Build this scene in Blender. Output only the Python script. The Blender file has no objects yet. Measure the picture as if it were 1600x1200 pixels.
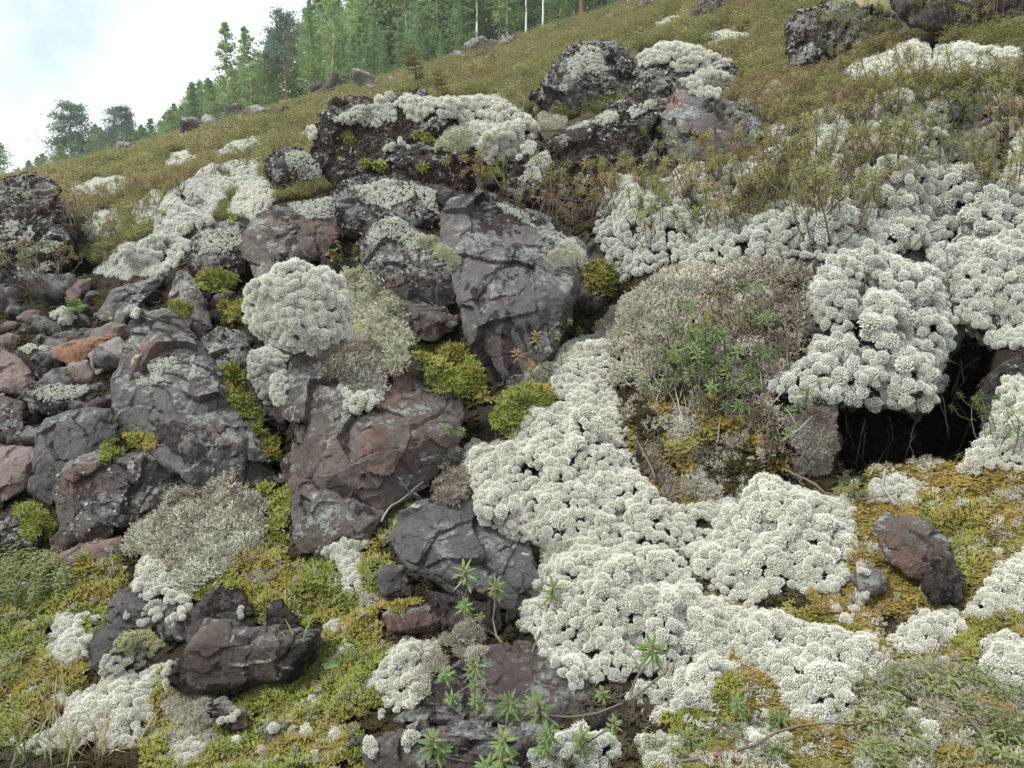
import bpy, bmesh, math, random
import numpy as np
from mathutils import Vector, Matrix, Euler
from mathutils.bvhtree import BVHTree

random.seed(7); rng = np.random.default_rng(7)
SC = bpy.context.scene
COL = SC.collection
R = math.radians

# ------------------------------------------------------------------ camera, sky, sun, exposure
FPX, CAMZ, PITCH = 1331.0, 1.6, R(-4.0)
cam_d = bpy.data.cameras.new('camera'); cam_d.sensor_width = 36.0; cam_d.lens = 36.0 * FPX / 1600.0
cam_d.clip_start = 0.05; cam_d.clip_end = 2000.0
cam = bpy.data.objects.new('camera', cam_d); COL.objects.link(cam)
cam.location = (0, 0, CAMZ); cam.rotation_euler = (R(90) + PITCH, 0, 0)
SC.camera = cam

SUN_EL, SUN_AZ = 52.0, -120.0           # azimuth from +Y, positive to the right
world = bpy.data.worlds.new('World'); SC.world = world; world.use_nodes = True
wn, wl = world.node_tree.nodes, world.node_tree.links
wn.clear()
w_out = wn.new('ShaderNodeOutputWorld')
w_sky = wn.new('ShaderNodeTexSky'); w_sky.sky_type = 'NISHITA'; w_sky.sun_disc = False
w_sky.sun_elevation = R(SUN_EL); w_sky.sun_rotation = R(SUN_AZ)
w_bg1 = wn.new('ShaderNodeBackground'); w_bg1.inputs[1].default_value = 0.14
w_bg2 = wn.new('ShaderNodeBackground'); w_bg2.inputs[0].default_value = (0.97, 0.985, 1.0, 1); w_bg2.inputs[1].default_value = 1.12
w_tc = wn.new('ShaderNodeTexCoord')
w_nz = wn.new('ShaderNodeTexNoise'); w_nz.inputs['Scale'].default_value = 2.3; w_nz.inputs['Detail'].default_value = 6; w_nz.inputs['Roughness'].default_value = 0.55
w_mr = wn.new('ShaderNodeMapRange'); w_mr.inputs[1].default_value = 0.32; w_mr.inputs[2].default_value = 0.54; w_mr.inputs[3].default_value = 0.24; w_mr.inputs[4].default_value = 1.0
w_mix = wn.new('ShaderNodeMixShader')
w_mp = wn.new('ShaderNodeMapping'); w_mp.inputs['Location'].default_value = (32.88, 0, 0)
wl.new(w_tc.outputs['Generated'], w_mp.inputs[0]); wl.new(w_mp.outputs[0], w_nz.inputs['Vector'])
wl.new(w_nz.outputs[0], w_mr.inputs[0]); wl.new(w_mr.outputs[0], w_mix.inputs[0])
wl.new(w_sky.outputs[0], w_bg1.inputs[0]); wl.new(w_bg1.outputs[0], w_mix.inputs[1]); wl.new(w_bg2.outputs[0], w_mix.inputs[2])
wl.new(w_mix.outputs[0], w_out.inputs[0])

sun_d = bpy.data.lights.new('sun', 'SUN'); sun_d.energy = 2.7; sun_d.angle = R(9); sun_d.color = (1.0, 0.96, 0.9)
sun = bpy.data.objects.new('sun', sun_d); COL.objects.link(sun)
_sd = Vector((math.sin(R(SUN_AZ)) * math.cos(R(SUN_EL)), math.cos(R(SUN_AZ)) * math.cos(R(SUN_EL)), math.sin(R(SUN_EL))))
sun.rotation_euler = _sd.to_track_quat('Z', 'Y').to_euler(); sun.location = (-6, -4, 12)

SC.view_settings.view_transform = 'Standard'; SC.view_settings.look = 'None'
SC.view_settings.gamma = 1.0; SC.view_settings.use_curve_mapping = False
SC.view_settings.exposure = 0.55
SC.cycles.volume_bounces = 1; SC.cycles.max_bounces = 5; SC.cycles.diffuse_bounces = 3; SC.cycles.glossy_bounces = 2; SC.cycles.transmission_bounces = 2
SC.cycles.use_denoising = True

# ------------------------------------------------------------------ projection helpers (pixel of the 1600 x 1200 photograph <-> world)
CP, SP = math.cos(PITCH), math.sin(PITCH)
def ray(px, py):
    u = (px - 800.0) / FPX; v = (600.0 - py) / FPX
    return np.array([u, CP - SP * v, SP + CP * v])
def at(px, py, d):
    r = ray(px, py); return np.array([0, 0, CAMZ]) + r * (d / r[1])
def project(P):
    P = np.asarray(P, float); q = P - np.array([0, 0, CAMZ])
    yc = q[:, 1] * CP + q[:, 2] * SP
    zc = -q[:, 1] * SP + q[:, 2] * CP
    yc = np.maximum(yc, 1e-4)
    return 800 + FPX * q[:, 0] / yc, 600 - FPX * zc / yc
def poly(s):
    return [tuple(float(v) for v in t.split(',')) for t in s.split()]
def in_poly(px, py, pl):
    c = np.zeros(len(px), bool); n = len(pl); j = n - 1
    for i in range(n):
        xi, yi = pl[i]; xj, yj = pl[j]
        k = ((yi > py) != (yj > py)) & (px < (xj - xi) * (py - yi) / (yj - yi + 1e-12) + xi)
        c ^= k; j = i
    return c
def edge_dist(px, py, pl):
    d = np.full(len(px), 1e9); n = len(pl)
    for i in range(n):
        ax, ay = pl[i]; bx, by = pl[(i + 1) % n]
        ex, ey = bx - ax, by - ay
        t = np.clip(((px - ax) * ex + (py - ay) * ey) / (ex * ex + ey * ey + 1e-9), 0, 1)
        d = np.minimum(d, np.hypot(px - ax - t * ex, py - ay - t * ey))
    return d

# ------------------------------------------------------------------ numpy noise
_perm = np.random.default_rng(3).permutation(256); _perm = np.concatenate([_perm, _perm, _perm])
_grad = np.random.default_rng(4).normal(size=(256, 3)); _grad /= np.linalg.norm(_grad, axis=1)[:, None]
def pnoise(p):
    p = np.asarray(p, float); i = np.floor(p).astype(np.int64); f = p - i; i &= 255
    w = f * f * f * (f * (f * 6 - 15) + 10)
    out = np.zeros(len(p))
    for dx in (0, 1):
        for dy in (0, 1):
            for dz in (0, 1):
                h = _perm[_perm[_perm[(i[:, 0] + dx) & 255] + ((i[:, 1] + dy) & 255)] + ((i[:, 2] + dz) & 255)]
                g = _grad[h]
                dot = g[:, 0] * (f[:, 0] - dx) + g[:, 1] * (f[:, 1] - dy) + g[:, 2] * (f[:, 2] - dz)
                wt = (w[:, 0] if dx else 1 - w[:, 0]) * (w[:, 1] if dy else 1 - w[:, 1]) * (w[:, 2] if dz else 1 - w[:, 2])
                out += wt * dot
    return out * 1.6
def fbm(p, oct=4, gain=0.5, lac=2.03):
    a, s, o = 1.0, 1.0, np.zeros(len(p))
    for k in range(oct):
        o += a * pnoise(np.asarray(p) * s + 17.3 * k); a *= gain; s *= lac
    return o

# ------------------------------------------------------------------ object helpers
def tag(o, label=None, cat=None, group=None, kind=None):
    if label: o['label'] = label
    if cat: o['category'] = cat
    if group: o['group'] = group
    if kind: o['kind'] = kind
    return o
def empty(name, loc, label=None, cat=None, group=None):
    o = bpy.data.objects.new(name, None); COL.objects.link(o); o.location = Vector(loc); o.empty_display_size = 0.05
    return tag(o, label, cat, group)
def mesh_np(name, V, F, mats=(), smooth=True, midx=None):
    """V (n,3); F a list of faces or an (m,k) array"""
    me = bpy.data.meshes.new(name)
    F = F.tolist() if isinstance(F, np.ndarray) else F
    me.from_pydata(np.asarray(V).tolist(), [], F)
    for m in mats: me.materials.append(m)
    if smooth: me.polygons.foreach_set('use_smooth', np.ones(len(me.polygons), bool))
    if midx is not None: me.polygons.foreach_set('material_index', np.asarray(midx, np.int32))
    me.update(); return me
def link(name, me, parent=None, loc=None, rot=None, scale=None):
    o = bpy.data.objects.new(name, me); COL.objects.link(o)
    if parent is not None: o.parent = parent
    if loc is not None: o.location = Vector(loc)
    if rot is not None: o.rotation_euler = rot
    if scale is not None: o.scale = (scale,) * 3 if np.isscalar(scale) else scale
    return o

class MB:
    def __init__(s): s.v, s.f, s.m = [], [], []
    def add(s, V, F, m=0):
        b = len(s.v); s.v.extend([tuple(x) for x in V]); s.f.extend([tuple(i + b for i in f) for f in F]); s.m.extend([m] * len(F))
    def tube(s, pts, rad, n=5, m=0):
        pts = [np.asarray(p, float) for p in pts]; V, F = [], []
        if np.isscalar(rad): rad = [rad] * len(pts)
        for i, p in enumerate(pts):
            t = pts[min(i + 1, len(pts) - 1)] - pts[max(i - 1, 0)]; t /= (np.linalg.norm(t) + 1e-9)
            a = np.cross(t, [0.31, 0.12, 0.94]);
            if np.linalg.norm(a) < 0.1: a = np.cross(t, [1, 0, 0])
            a /= np.linalg.norm(a); b = np.cross(t, a)
            for k in range(n):
                c = 2 * math.pi * k / n; V.append(p + rad[i] * (math.cos(c) * a + math.sin(c) * b))
        for i in range(len(pts) - 1):
            for k in range(n):
                k2 = (k + 1) % n; F.append((i * n + k, i * n + k2, (i + 1) * n + k2, (i + 1) * n + k))
        F.append(tuple(range((len(pts) - 1) * n, len(pts) * n))); F.append(tuple(range(n - 1, -1, -1)))
        s.add(V, F, m)
    def leaf(s, o, d, up, L, W, droop=0.3, m=0, fold=0.25):
        """narrow leaf: three cross rows, folded along the midrib"""
        o = np.asarray(o, float); d = np.asarray(d, float); d = d / (np.linalg.norm(d) + 1e-9)
        sd = np.cross(d, up); sd /= (np.linalg.norm(sd) + 1e-9); u2 = np.cross(sd, d)
        V = [o]
        for t, w in ((0.35, 1.0), (0.72, 0.85)):
            c = o + d * L * t - u2 * L * droop * t * t
            V += [c - sd * W * w * .5 - u2 * W * fold * w, c, c + sd * W * w * .5 - u2 * W * fold * w]
        V.append(o + d * L - u2 * L * droop)
        s.add(V, [(0, 2, 1), (0, 3, 2), (1, 2, 5, 4), (2, 3, 6, 5), (4, 5, 7), (5, 6, 7)], m)
    def octa(s, c, r, axis=None, st=1.0, m=0):
        c = np.asarray(c, float)
        if axis is None: axis = np.array([0, 0, 1.0])
        a = np.cross(axis, [0.3, 0.9, 0.2]); a /= np.linalg.norm(a); b = np.cross(axis, a)
        V = [c + axis * r * st, c + a * r, c + b * r, c - a * r, c - b * r, c - axis * r * st]
        s.add(V, [(0, 1, 2), (0, 2, 3), (0, 3, 4), (0, 4, 1), (5, 2, 1), (5, 3, 2), (5, 4, 3), (5, 1, 4)], m)
    def mesh(s, name, mats, smooth=True):
        return mesh_np(name, s.v, s.f, mats, smooth, s.m)

def frames_to_euler(N, spin):
    """Euler angles whose local Z follows N, spun about it"""
    N = N / np.linalg.norm(N, axis=1)[:, None]
    a = np.cross(N, np.array([0.123, 0.91, 0.37])); a /= np.linalg.norm(a, axis=1)[:, None]; b = np.cross(N, a)
    c, s = np.cos(spin)[:, None], np.sin(spin)[:, None]
    X = c * a + s * b; Y = np.cross(N, X)
    ry = -np.arcsin(np.clip(X[:, 2], -1, 1)); rx = np.arctan2(Y[:, 2], N[:, 2]); rz = np.arctan2(X[:, 1], X[:, 0])
    return np.stack([rx, ry, rz], 1)

_gn = {}
def src_collection(name, meshes):
    c = bpy.data.collections.new(name)
    for i, me in enumerate(meshes):
        o = bpy.data.objects.new('%s_%02d' % (name, i), me); c.objects.link(o)
    return c
def scatter(name, P, rot, scl, idx, coll, parent=None):
    """one object: geometry-node instances of the meshes in coll on the points P"""
    me = bpy.data.meshes.new(name); me.vertices.add(len(P)); me.vertices.foreach_set('co', np.asarray(P, np.float32).ravel())
    for nm, ty, arr, key in (('rot', 'FLOAT_VECTOR', rot, 'vector'), ('scl', 'FLOAT', scl, 'value'), ('idx', 'INT', idx, 'value')):
        a = me.attributes.new(nm, ty, 'POINT'); a.data.foreach_set(key, np.asarray(arr, np.int32 if ty == 'INT' else np.float32).ravel())
    o = link(name, me, parent)
    if coll.name not in _gn:
        ng = bpy.data.node_groups.new('scatter_' + coll.name, 'GeometryNodeTree')
        ng.interface.new_socket('Geometry', in_out='INPUT', socket_type='NodeSocketGeometry')
        ng.interface.new_socket('Geometry', in_out='OUTPUT', socket_type='NodeSocketGeometry')
        n = ng.nodes; gi = n.new('NodeGroupInput'); go = n.new('NodeGroupOutput')
        ip = n.new('GeometryNodeInstanceOnPoints'); ci = n.new('GeometryNodeCollectionInfo')
        ci.inputs['Collection'].default_value = coll; ci.inputs['Separate Children'].default_value = True; ci.inputs['Reset Children'].default_value = True
        ip.inputs['Pick Instance'].default_value = True
        e2r = n.new('FunctionNodeEulerToRotation')
        def att(nm, ty):
            q = n.new('GeometryNodeInputNamedAttribute'); q.data_type = ty; q.inputs['Name'].default_value = nm; return q.outputs[0]
        L = ng.links
        L.new(gi.outputs[0], ip.inputs['Points']); L.new(ci.outputs[0], ip.inputs['Instance'])
        L.new(att('idx', 'INT'), ip.inputs['Instance Index']); L.new(att('rot', 'FLOAT_VECTOR'), e2r.inputs[0])
        L.new(e2r.outputs[0], ip.inputs['Rotation']); L.new(att('scl', 'FLOAT'), ip.inputs['Scale'])
        L.new(ip.outputs[0], go.inputs[0]); _gn[coll.name] = ng
    md = o.modifiers.new('scatter', 'NODES'); md.node_group = _gn[coll.name]
    o['kind'] = 'stuff'
    return o

# ------------------------------------------------------------------ materials
class NT:
    def __init__(s, name):
        s.mat = bpy.data.materials.new(name); s.mat.use_nodes = True
        s.n, s.l = s.mat.node_tree.nodes, s.mat.node_tree.links
        s.b = s.n['Principled BSDF']; s.b.inputs['Roughness'].default_value = 0.85
        s.b.inputs['Specular IOR Level'].default_value = 0.25
    def k(s, t, **kw):
        q = s.n.new(t)
        for a, v in kw.items(): setattr(q, a, v)
        return q
    def set(s, sock, v):
        if isinstance(v, bpy.types.NodeSocket): s.l.new(v, sock)
        elif isinstance(v, tuple) and len(v) == 3 and sock.type == 'RGBA': sock.default_value = (*v, 1)
        else: sock.default_value = v
    def noise(s, vec, scale, detail=5, rough=0.55, dist=0.0):
        q = s.k('ShaderNodeTexNoise'); s.l.new(vec, q.inputs['Vector'])
        q.inputs['Scale'].default_value = scale; q.inputs['Detail'].default_value = detail; q.inputs['Roughness'].default_value = rough; q.inputs['Distortion'].default_value = dist
        return q.outputs[0]
    def ramp(s, x, lo, hi, a=0.0, b=1.0):
        q = s.k('ShaderNodeMapRange', interpolation_type='SMOOTHSTEP'); s.set(q.inputs[0], x)
        q.inputs[1].default_value = lo; q.inputs[2].default_value = hi; q.inputs[3].default_value = a; q.inputs[4].default_value = b
        return q.outputs[0]
    def math(s, op, a, b=0.0):
        q = s.k('ShaderNodeMath', operation=op); s.set(q.inputs[0], a); s.set(q.inputs[1], b); return q.outputs[0]
    def mix(s, f, a, b):
        q = s.k('ShaderNodeMix', data_type='RGBA'); s.set(q.inputs[0], f); s.set(q.inputs[6], a); s.set(q.inputs[7], b); return q.outputs[2]
    def vor(s, vec, scale, feature='F1', rand=1.0):
        q = s.k('ShaderNodeTexVoronoi', feature=feature); s.l.new(vec, q.inputs['Vector']); q.inputs['Scale'].default_value = scale; q.inputs['Randomness'].default_value = rand
        return q.outputs['Distance']
    def bump(s, h, strength=0.5, dist=0.01, prev=None):
        q = s.k('ShaderNodeBump'); q.inputs['Strength'].default_value = strength; q.inputs['Distance'].default_value = dist
        s.l.new(h, q.inputs['Height'])
        if prev is not None: s.l.new(prev, q.inputs['Normal'])
        return q.outputs[0]
    def objvec(s):
        tc = s.k('ShaderNodeTexCoord'); oi = s.k('ShaderNodeObjectInfo')
        sc = s.math('MULTIPLY', oi.outputs['Random'], 37.0)
        cm = s.k('ShaderNodeCombineXYZ'); s.l.new(sc, cm.inputs[0]); s.l.new(sc, cm.inputs[1])
        ad = s.k('ShaderNodeVectorMath', operation='ADD'); s.l.new(tc.outputs['Object'], ad.inputs[0]); s.l.new(cm.outputs[0], ad.inputs[1])
        return ad.outputs[0], oi.outputs['Random']
    def world(s):
        return s.k('ShaderNodeNewGeometry')

def rock_mat(name, base, base2, rust=(0.20, 0.10, 0.07), rust_amt=0.35, pale_amt=0.4, dark_amt=0.3, spots=0.5, rough=0.8, sc=1.0, tint_pale=(0.40, 0.42, 0.38)):
    t = NT(name); v, rnd = t.objvec(); g = t.world()
    sx = t.k('ShaderNodeSeparateXYZ'); t.l.new(g.outputs['Normal'], sx.inputs[0]); nz = sx.outputs[2]
    n1 = t.noise(v, 2.6 * sc, 6, 0.6); c = t.mix(t.ramp(n1, 0.38, 0.62), base, base2)
    grain = t.noise(v, 70, 6, 0.7); c = t.mix(t.ramp(grain, 0.3, 0.75, 0.0, 0.55), c, t.mix(0.5, c, (0.03, 0.028, 0.028)))
    nr = t.noise(v, 3.3 * sc, 7, 0.62, 0.4)
    c = t.mix(t.ramp(nr, 0.70 - rust_amt * .5, 0.78 - rust_amt * .3, 0, 0.85), c, t.mix(t.ramp(t.noise(v, 14, 5), 0.35, 0.7), rust, tuple(x * 1.7 for x in rust)))
    # fine grey crust speckle
    sp = t.noise(v, 34 * sc, 9, 0.78); c = t.mix(t.ramp(sp, 0.54, 0.66, 0, 0.62), c, (0.27, 0.27, 0.26))
    # dark foliose crust
    nd = t.noise(v, 4.1 * sc, 8, 0.66, 0.5); dm = t.ramp(nd, 0.71 - dark_amt * .42, 0.745 - dark_amt * .42)
    dcol = t.mix(t.ramp(t.noise(v, 60, 5, 0.7), 0.35, 0.7), (0.018, 0.014, 0.012), (0.085, 0.062, 0.05))
    c = t.mix(dm, c, dcol)
    # pale crust lichen, more on what faces up
    np_ = t.noise(v, 5.6 * sc, 10, 0.74, 0.3); up = t.ramp(nz, -0.3, 0.9, -0.09, 0.07)
    pm = t.ramp(t.math('ADD', np_, up), 0.72 - pale_amt * .42, 0.76 - pale_amt * .40)
    pcol = t.mix(t.ramp(t.noise(v, 90, 5, 0.7), 0.35, 0.65), tuple(x * 0.55 for x in tint_pale), tint_pale)
    brk = t.ramp(t.noise(v, 48, 5, 0.8), 0.40, 0.52); pm = t.math('MULTIPLY', pm, brk)
    c = t.mix(pm, c, pcol)
    # round white lichen spots with a wobbly rim
    wob = t.k('ShaderNodeVectorMath', operation='ADD'); nzv = t.k('ShaderNodeTexNoise'); t.l.new(v, nzv.inputs['Vector']); nzv.inputs['Scale'].default_value = 30
    scl = t.k('ShaderNodeVectorMath', operation='SCALE'); t.l.new(nzv.outputs['Color'], scl.inputs[0]); scl.inputs['Scale'].default_value = 0.03
    t.l.new(v, wob.inputs[0]); t.l.new(scl.outputs[0], wob.inputs[1])
    vd = t.vor(wob.outputs[0], 11.0 * sc); sm = t.ramp(vd, 0.10 + 0.10 * spots, 0.085 + 0.10 * spots, 0, 0.85)
    sm = t.math('MULTIPLY', sm, t.ramp(t.noise(v, 6, 3), 0.55, 0.60))
    c = t.mix(sm, c, t.mix(t.ramp(vd, 0.03, 0.12), (0.30, 0.31, 0.29), (0.55, 0.57, 0.53)))
    # joints and hairline cracks
    wv = t.k('ShaderNodeVectorMath', operation='ADD'); nw = t.k('ShaderNodeTexNoise'); t.l.new(v, nw.inputs['Vector']); nw.inputs['Scale'].default_value = 5; nw.inputs['Detail'].default_value = 5
    ws = t.k('ShaderNodeVectorMath', operation='SCALE'); t.l.new(nw.outputs['Color'], ws.inputs[0]); ws.inputs['Scale'].default_value = 0.16
    t.l.new(v, wv.inputs[0]); t.l.new(ws.outputs[0], wv.inputs[1])
    ck = t.ramp(t.vor(wv.outputs[0], 4.2 * sc, 'DISTANCE_TO_EDGE'), 0.002, 0.014, 1.0, 0.0); ck = t.math('MULTIPLY', ck, t.ramp(t.noise(v, 4, 3), 0.46, 0.56))
    c = t.mix(t.math('MULTIPLY', ck, 0.5), c, (0.022, 0.018, 0.016))
    st = t.noise(v, 1.3 * sc, 8, 0.72, 0.8); c = t.mix(t.ramp(st, 0.35, 0.6, 0.45, 0.0), c, t.mix(0.6, c, (0.03, 0.028, 0.026)))
    t.set(t.b.inputs['Base Color'], c); t.b.inputs['Roughness'].default_value = rough - 0.12; t.b.inputs['Specular IOR Level'].default_value = 0.33
    h0 = t.bump(ck, -0.8, 0.02); h00 = t.bump(t.noise(v, 9, 8, 0.68, 0.4), 0.8, 0.05, h0)
    h1 = t.bump(t.noise(v, 34, 10, 0.75), 0.9, 0.018, h00); h2 = t.bump(dm, 0.5, 0.012, h1)
    h3 = t.bump(t.math('MULTIPLY', dm, t.noise(v, 90, 4, 0.7)), 0.9, 0.016, h2); h4 = t.bump(pm, 0.7, 0.006, h3)
    t.l.new(h4, t.b.inputs['Normal']); return t.mat

MR = {
    'grey':   rock_mat('rock_grey', (0.100, 0.088, 0.080), (0.188, 0.172, 0.160), rust_amt=0.25, pale_amt=0.46, dark_amt=0.36),
    'slab':   rock_mat('rock_slab', (0.108, 0.084, 0.073), (0.172, 0.148, 0.134), rust=(0.135, 0.086, 0.066), rust_amt=0.46, pale_amt=0.42, dark_amt=0.34, spots=0.6),
    'blue':   rock_mat('rock_blue', (0.078, 0.075, 0.073), (0.138, 0.134, 0.132), rust_amt=0.16, pale_amt=0.28, dark_amt=0.16, rough=0.6),
    'pink':   rock_mat('rock_pink', (0.26, 0.19, 0.17), (0.34, 0.27, 0.25), rust=(0.22, 0.135, 0.11), rust_amt=0.4, pale_amt=0.3, dark_amt=0.12),
    'orange': rock_mat('rock_orange', (0.27, 0.16, 0.095), (0.36, 0.25, 0.18), rust=(0.24, 0.11, 0.06), rust_amt=0.5, pale_amt=0.18, dark_amt=0.1),
    'tan':    rock_mat('rock_tan', (0.33, 0.26, 0.21), (0.36, 0.33, 0.31), rust=(0.28, 0.17, 0.11), rust_amt=0.4, pale_amt=0.2, dark_amt=0.08),
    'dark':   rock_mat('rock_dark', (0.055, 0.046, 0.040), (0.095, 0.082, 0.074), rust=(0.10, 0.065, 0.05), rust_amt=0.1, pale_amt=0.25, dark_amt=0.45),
    'crust':  rock_mat('rock_crust', (0.100, 0.090, 0.084), (0.15, 0.14, 0.134), rust=(0.14, 0.09, 0.078), rust_amt=0.3, pale_amt=0.62, dark_amt=0.62),
    'brown':  rock_mat('rock_brown', (0.085, 0.062, 0.055), (0.13, 0.105, 0.10), rust=(0.13, 0.07, 0.055), rust_amt=0.4, pale_amt=0.45, dark_amt=0.70),
    'speck':  rock_mat('rock_speck', (0.104, 0.086, 0.077), (0.170, 0.149, 0.136), rust=(0.14, 0.088, 0.072), rust_amt=0.3, pale_amt=0.52, dark_amt=0.30, spots=0.8),
}

def leafy_mat(name, a, b, scale=3.0, rough=0.7, spec=0.2, rnd_amt=0.55, c=None, trans=0.0):
    """colour between a and b by position and by plant; c mixed in in patches"""
    t = NT(name); g = t.world(); oi = t.k('ShaderNodeObjectInfo')
    n = t.noise(g.outputs['Position'], scale, 4, 0.6)
    f = t.math('ADD', t.math('MULTIPLY', t.ramp(n, 0.3, 0.7), 1 - rnd_amt), t.math('MULTIPLY', oi.outputs['Random'], rnd_amt))
    col = t.mix(f, a, b)
    if c is not None:
        n2 = t.noise(g.outputs['Position'], scale * 0.6, 3, 0.5); col = t.mix(t.ramp(n2, 0.50, 0.62), col, c)
    t.set(t.b.inputs['Base Color'], col); t.b.inputs['Roughness'].default_value = rough; t.b.inputs['Specular IOR Level'].default_value = spec
    if trans:
        tr = t.k('ShaderNodeBsdfTranslucent'); t.set(tr.inputs[0], col); mx = t.k('ShaderNodeMixShader'); mx.inputs[0].default_value = trans
        t.l.new(t.b.outputs[0], mx.inputs[1]); t.l.new(tr.outputs[0], mx.inputs[2]); t.l.new(mx.outputs[0], t.n['Material Output'].inputs[0])
    return t.mat

# ------------------------------------------------------------------ the hillside: z = CAMZ + y * T(x/y, log y), a real slope that climbs to the right and away
TCOL = {
 -700: '.5:1900,.7:1560,1.9:1260,2.6:1050,3.2:900,4.5:690,6:560,9:450,20:395,60:360,90:370,300:430',
 0:   '.5:1900,.7:1600,1.3:1330,1.9:1200,2.3:1020,2.8:890,3.3:770,4.0:640,4.8:520,5.5:450,7:385,10:335,20:312,50:293,62:290,90:300,300:380',
 200: '.5:1900,.7:1600,1.3:1290,1.75:1200,2.1:1040,2.5:900,3.0:770,3.5:640,4.2:510,5.0:430,6:370,9:310,20:268,45:243,55:240,80:247,300:330',
 400: '.5:1900,.7:1600,1.2:1300,1.6:1200,2.0:1020,2.4:860,2.8:740,3.3:600,4.0:450,5:335,6:285,9:240,20:207,45:187,52:185,75:192,300:300',
 600: '.5:1950,.7:1600,1.1:1320,1.5:1200,1.8:1030,2.2:880,2.6:760,3.0:640,3.5:510,4.2:380,5.2:280,7:215,10:187,20:157,40:132,48:129,70:133,300:250',
 800: '.5:1950,.7:1600,1.0:1340,1.35:1200,1.65:1030,2.0:860,2.35:740,2.8:620,3.3:490,4.0:370,5.0:280,7:190,10:152,20:107,38:74,45:69,70:71,300:200',
 1000:'.5:1950,.7:1600,1.0:1340,1.35:1190,1.6:1030,1.85:880,2.1:770,2.35:650,2.7:530,3.2:400,4.0:275,5.5:185,8:130,14:80,25:37,38:7,50:1,300:120',
 1200:'.5:1950,.7:1600,1.0:1340,1.33:1190,1.55:1030,1.8:880,2.05:760,2.25:650,2.45:540,2.75:420,3.2:310,4.2:200,6:125,10:55,16:8,30:-40,60:-60,300:50',
 1400:'.5:1950,.7:1600,1.0:1330,1.3:1190,1.5:1030,1.7:890,1.95:745,2.15:640,2.4:540,2.65:430,2.95:320,3.4:235,4.2:125,5.5:50,8:-20,30:-120,300:0',
 1600:'.5:1950,.7:1600,1.0:1300,1.28:1190,1.45:1030,1.6:890,1.8:740,2.0:620,2.2:510,2.5:390,2.9:270,3.5:145,4.5:40,6:-30,30:-200,300:-100',
 2300:'.5:1900,.7:1500,1.2:1150,1.6:850,2:560,2.5:300,3.5:0,6:-250,30:-400,300:-300',
}
UMIN, UMAX, NU = -1.6, 1.6, 801
LMIN, LMAX, NLg = math.log(0.45), math.log(130.0), 801
TU = np.linspace(UMIN, UMAX, NU); TL = np.linspace(LMIN, LMAX, NLg)
def _tan(py):
    v = (600 - np.asarray(py, float)) / FPX; return (SP + CP * v) / (CP - SP * v)
_cx, _ct = [], []
for px, s in TCOL.items():
    pr = [tuple(float(q) for q in w.split(':')) for w in s.split(',')]
    _cx.append((px - 800) / FPX); _ct.append(np.interp(TL, [math.log(a) for a, b in pr], _tan([b for a, b in pr])))
_ct = np.array(_ct)
T = np.stack([np.interp(TU, _cx, _ct[:, j]) for j in range(NLg)], 1)          # (NU, NLg)
def _smooth(A, k, ax):
    w = np.exp(-0.5 * (np.arange(-3 * k, 3 * k + 1) / k) ** 2); w /= w.sum()
    pad = [(0, 0), (0, 0)]; pad[ax] = (3 * k, 3 * k); B = np.pad(A, pad, mode='edge')
    return np.apply_along_axis(lambda m: np.convolve(m, w, 'valid'), ax, B)
T = _smooth(_smooth(T, 12, 0), 5, 1)
_U, _L = np.meshgrid(TU, TL, indexing='ij')
_PX = 800 + FPX * _U; _D = np.exp(_L)
def _ss(x, a, b):
    t = np.clip((x - a) / (b - a), 0, 1); return t * t * (3 - 2 * t)
# the hollow under the overhanging bank
_m = _ss(_PX, 1285, 1325) * (1 - _ss(_PX, 1525, 1560)) * _ss(_D, 1.86, 1.98) * (1 - _ss(_D, 3.45, 3.6))
_cav = np.interp(_D, [1.9, 2.1, 2.3, 2.9, 3.4, 3.55], _tan([752, 742, 745, 740, 700, 420]))
T = T * (1 - _m) + np.minimum(T, _cav) * _m
# gaps among the boulders
for (cx, w, d0, d1, drop) in ((935, 60, 2.75, 3.5, 0.055), (425, 34, 2.75, 3.3, 0.06), (690, 60, 3.0, 3.6, 0.05), (110, 60, 5.2, 6.0, 0.03), (780, 60, 1.95, 2.3, 0.035)):
    m = _ss(_PX, cx - w, cx - w * .4) * (1 - _ss(_PX, cx + w * .4, cx + w)) * _ss(_D, d0, d0 * 1.06) * (1 - _ss(_D, d1 * .94, d1))
    T = T - drop * m
# lumps of the ground
_X = _U * _D; _q = np.stack([_X.ravel(), _D.ravel(), np.zeros(_X.size)], 1)
lump = (0.020 * fbm(_q * 3.2, 3) + 0.010 * fbm(_q * 11, 3)).reshape(_X.shape) * np.clip(_D / 2, 0.5, 1.2)
far = (0.10 * fbm(_q * 0.55, 3) + 0.25 * fbm(_q * 0.14, 3)).reshape(_X.shape) * _ss(_D, 5, 16)
TZ = CAMZ + _D * T + lump + far
def terrain_z(x, y):
    """bilinear look-up"""
    y = np.maximum(np.asarray(y, float), 0.46); u = np.clip(np.asarray(x, float) / y, UMIN + 1e-6, UMAX - 1e-6); l = np.clip(np.log(y), LMIN + 1e-6, LMAX - 1e-6)
    a = (u - UMIN) / (UMAX - UMIN) * (NU - 1); b = (l - LMIN) / (LMAX - LMIN) * (NLg - 1)
    i = a.astype(int); j = b.astype(int); fa = a - i; fb = b - j
    return TZ[i, j] * (1 - fa) * (1 - fb) + TZ[i + 1, j] * fa * (1 - fb) + TZ[i, j + 1] * (1 - fa) * fb + TZ[i + 1, j + 1] * fa * fb

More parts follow.
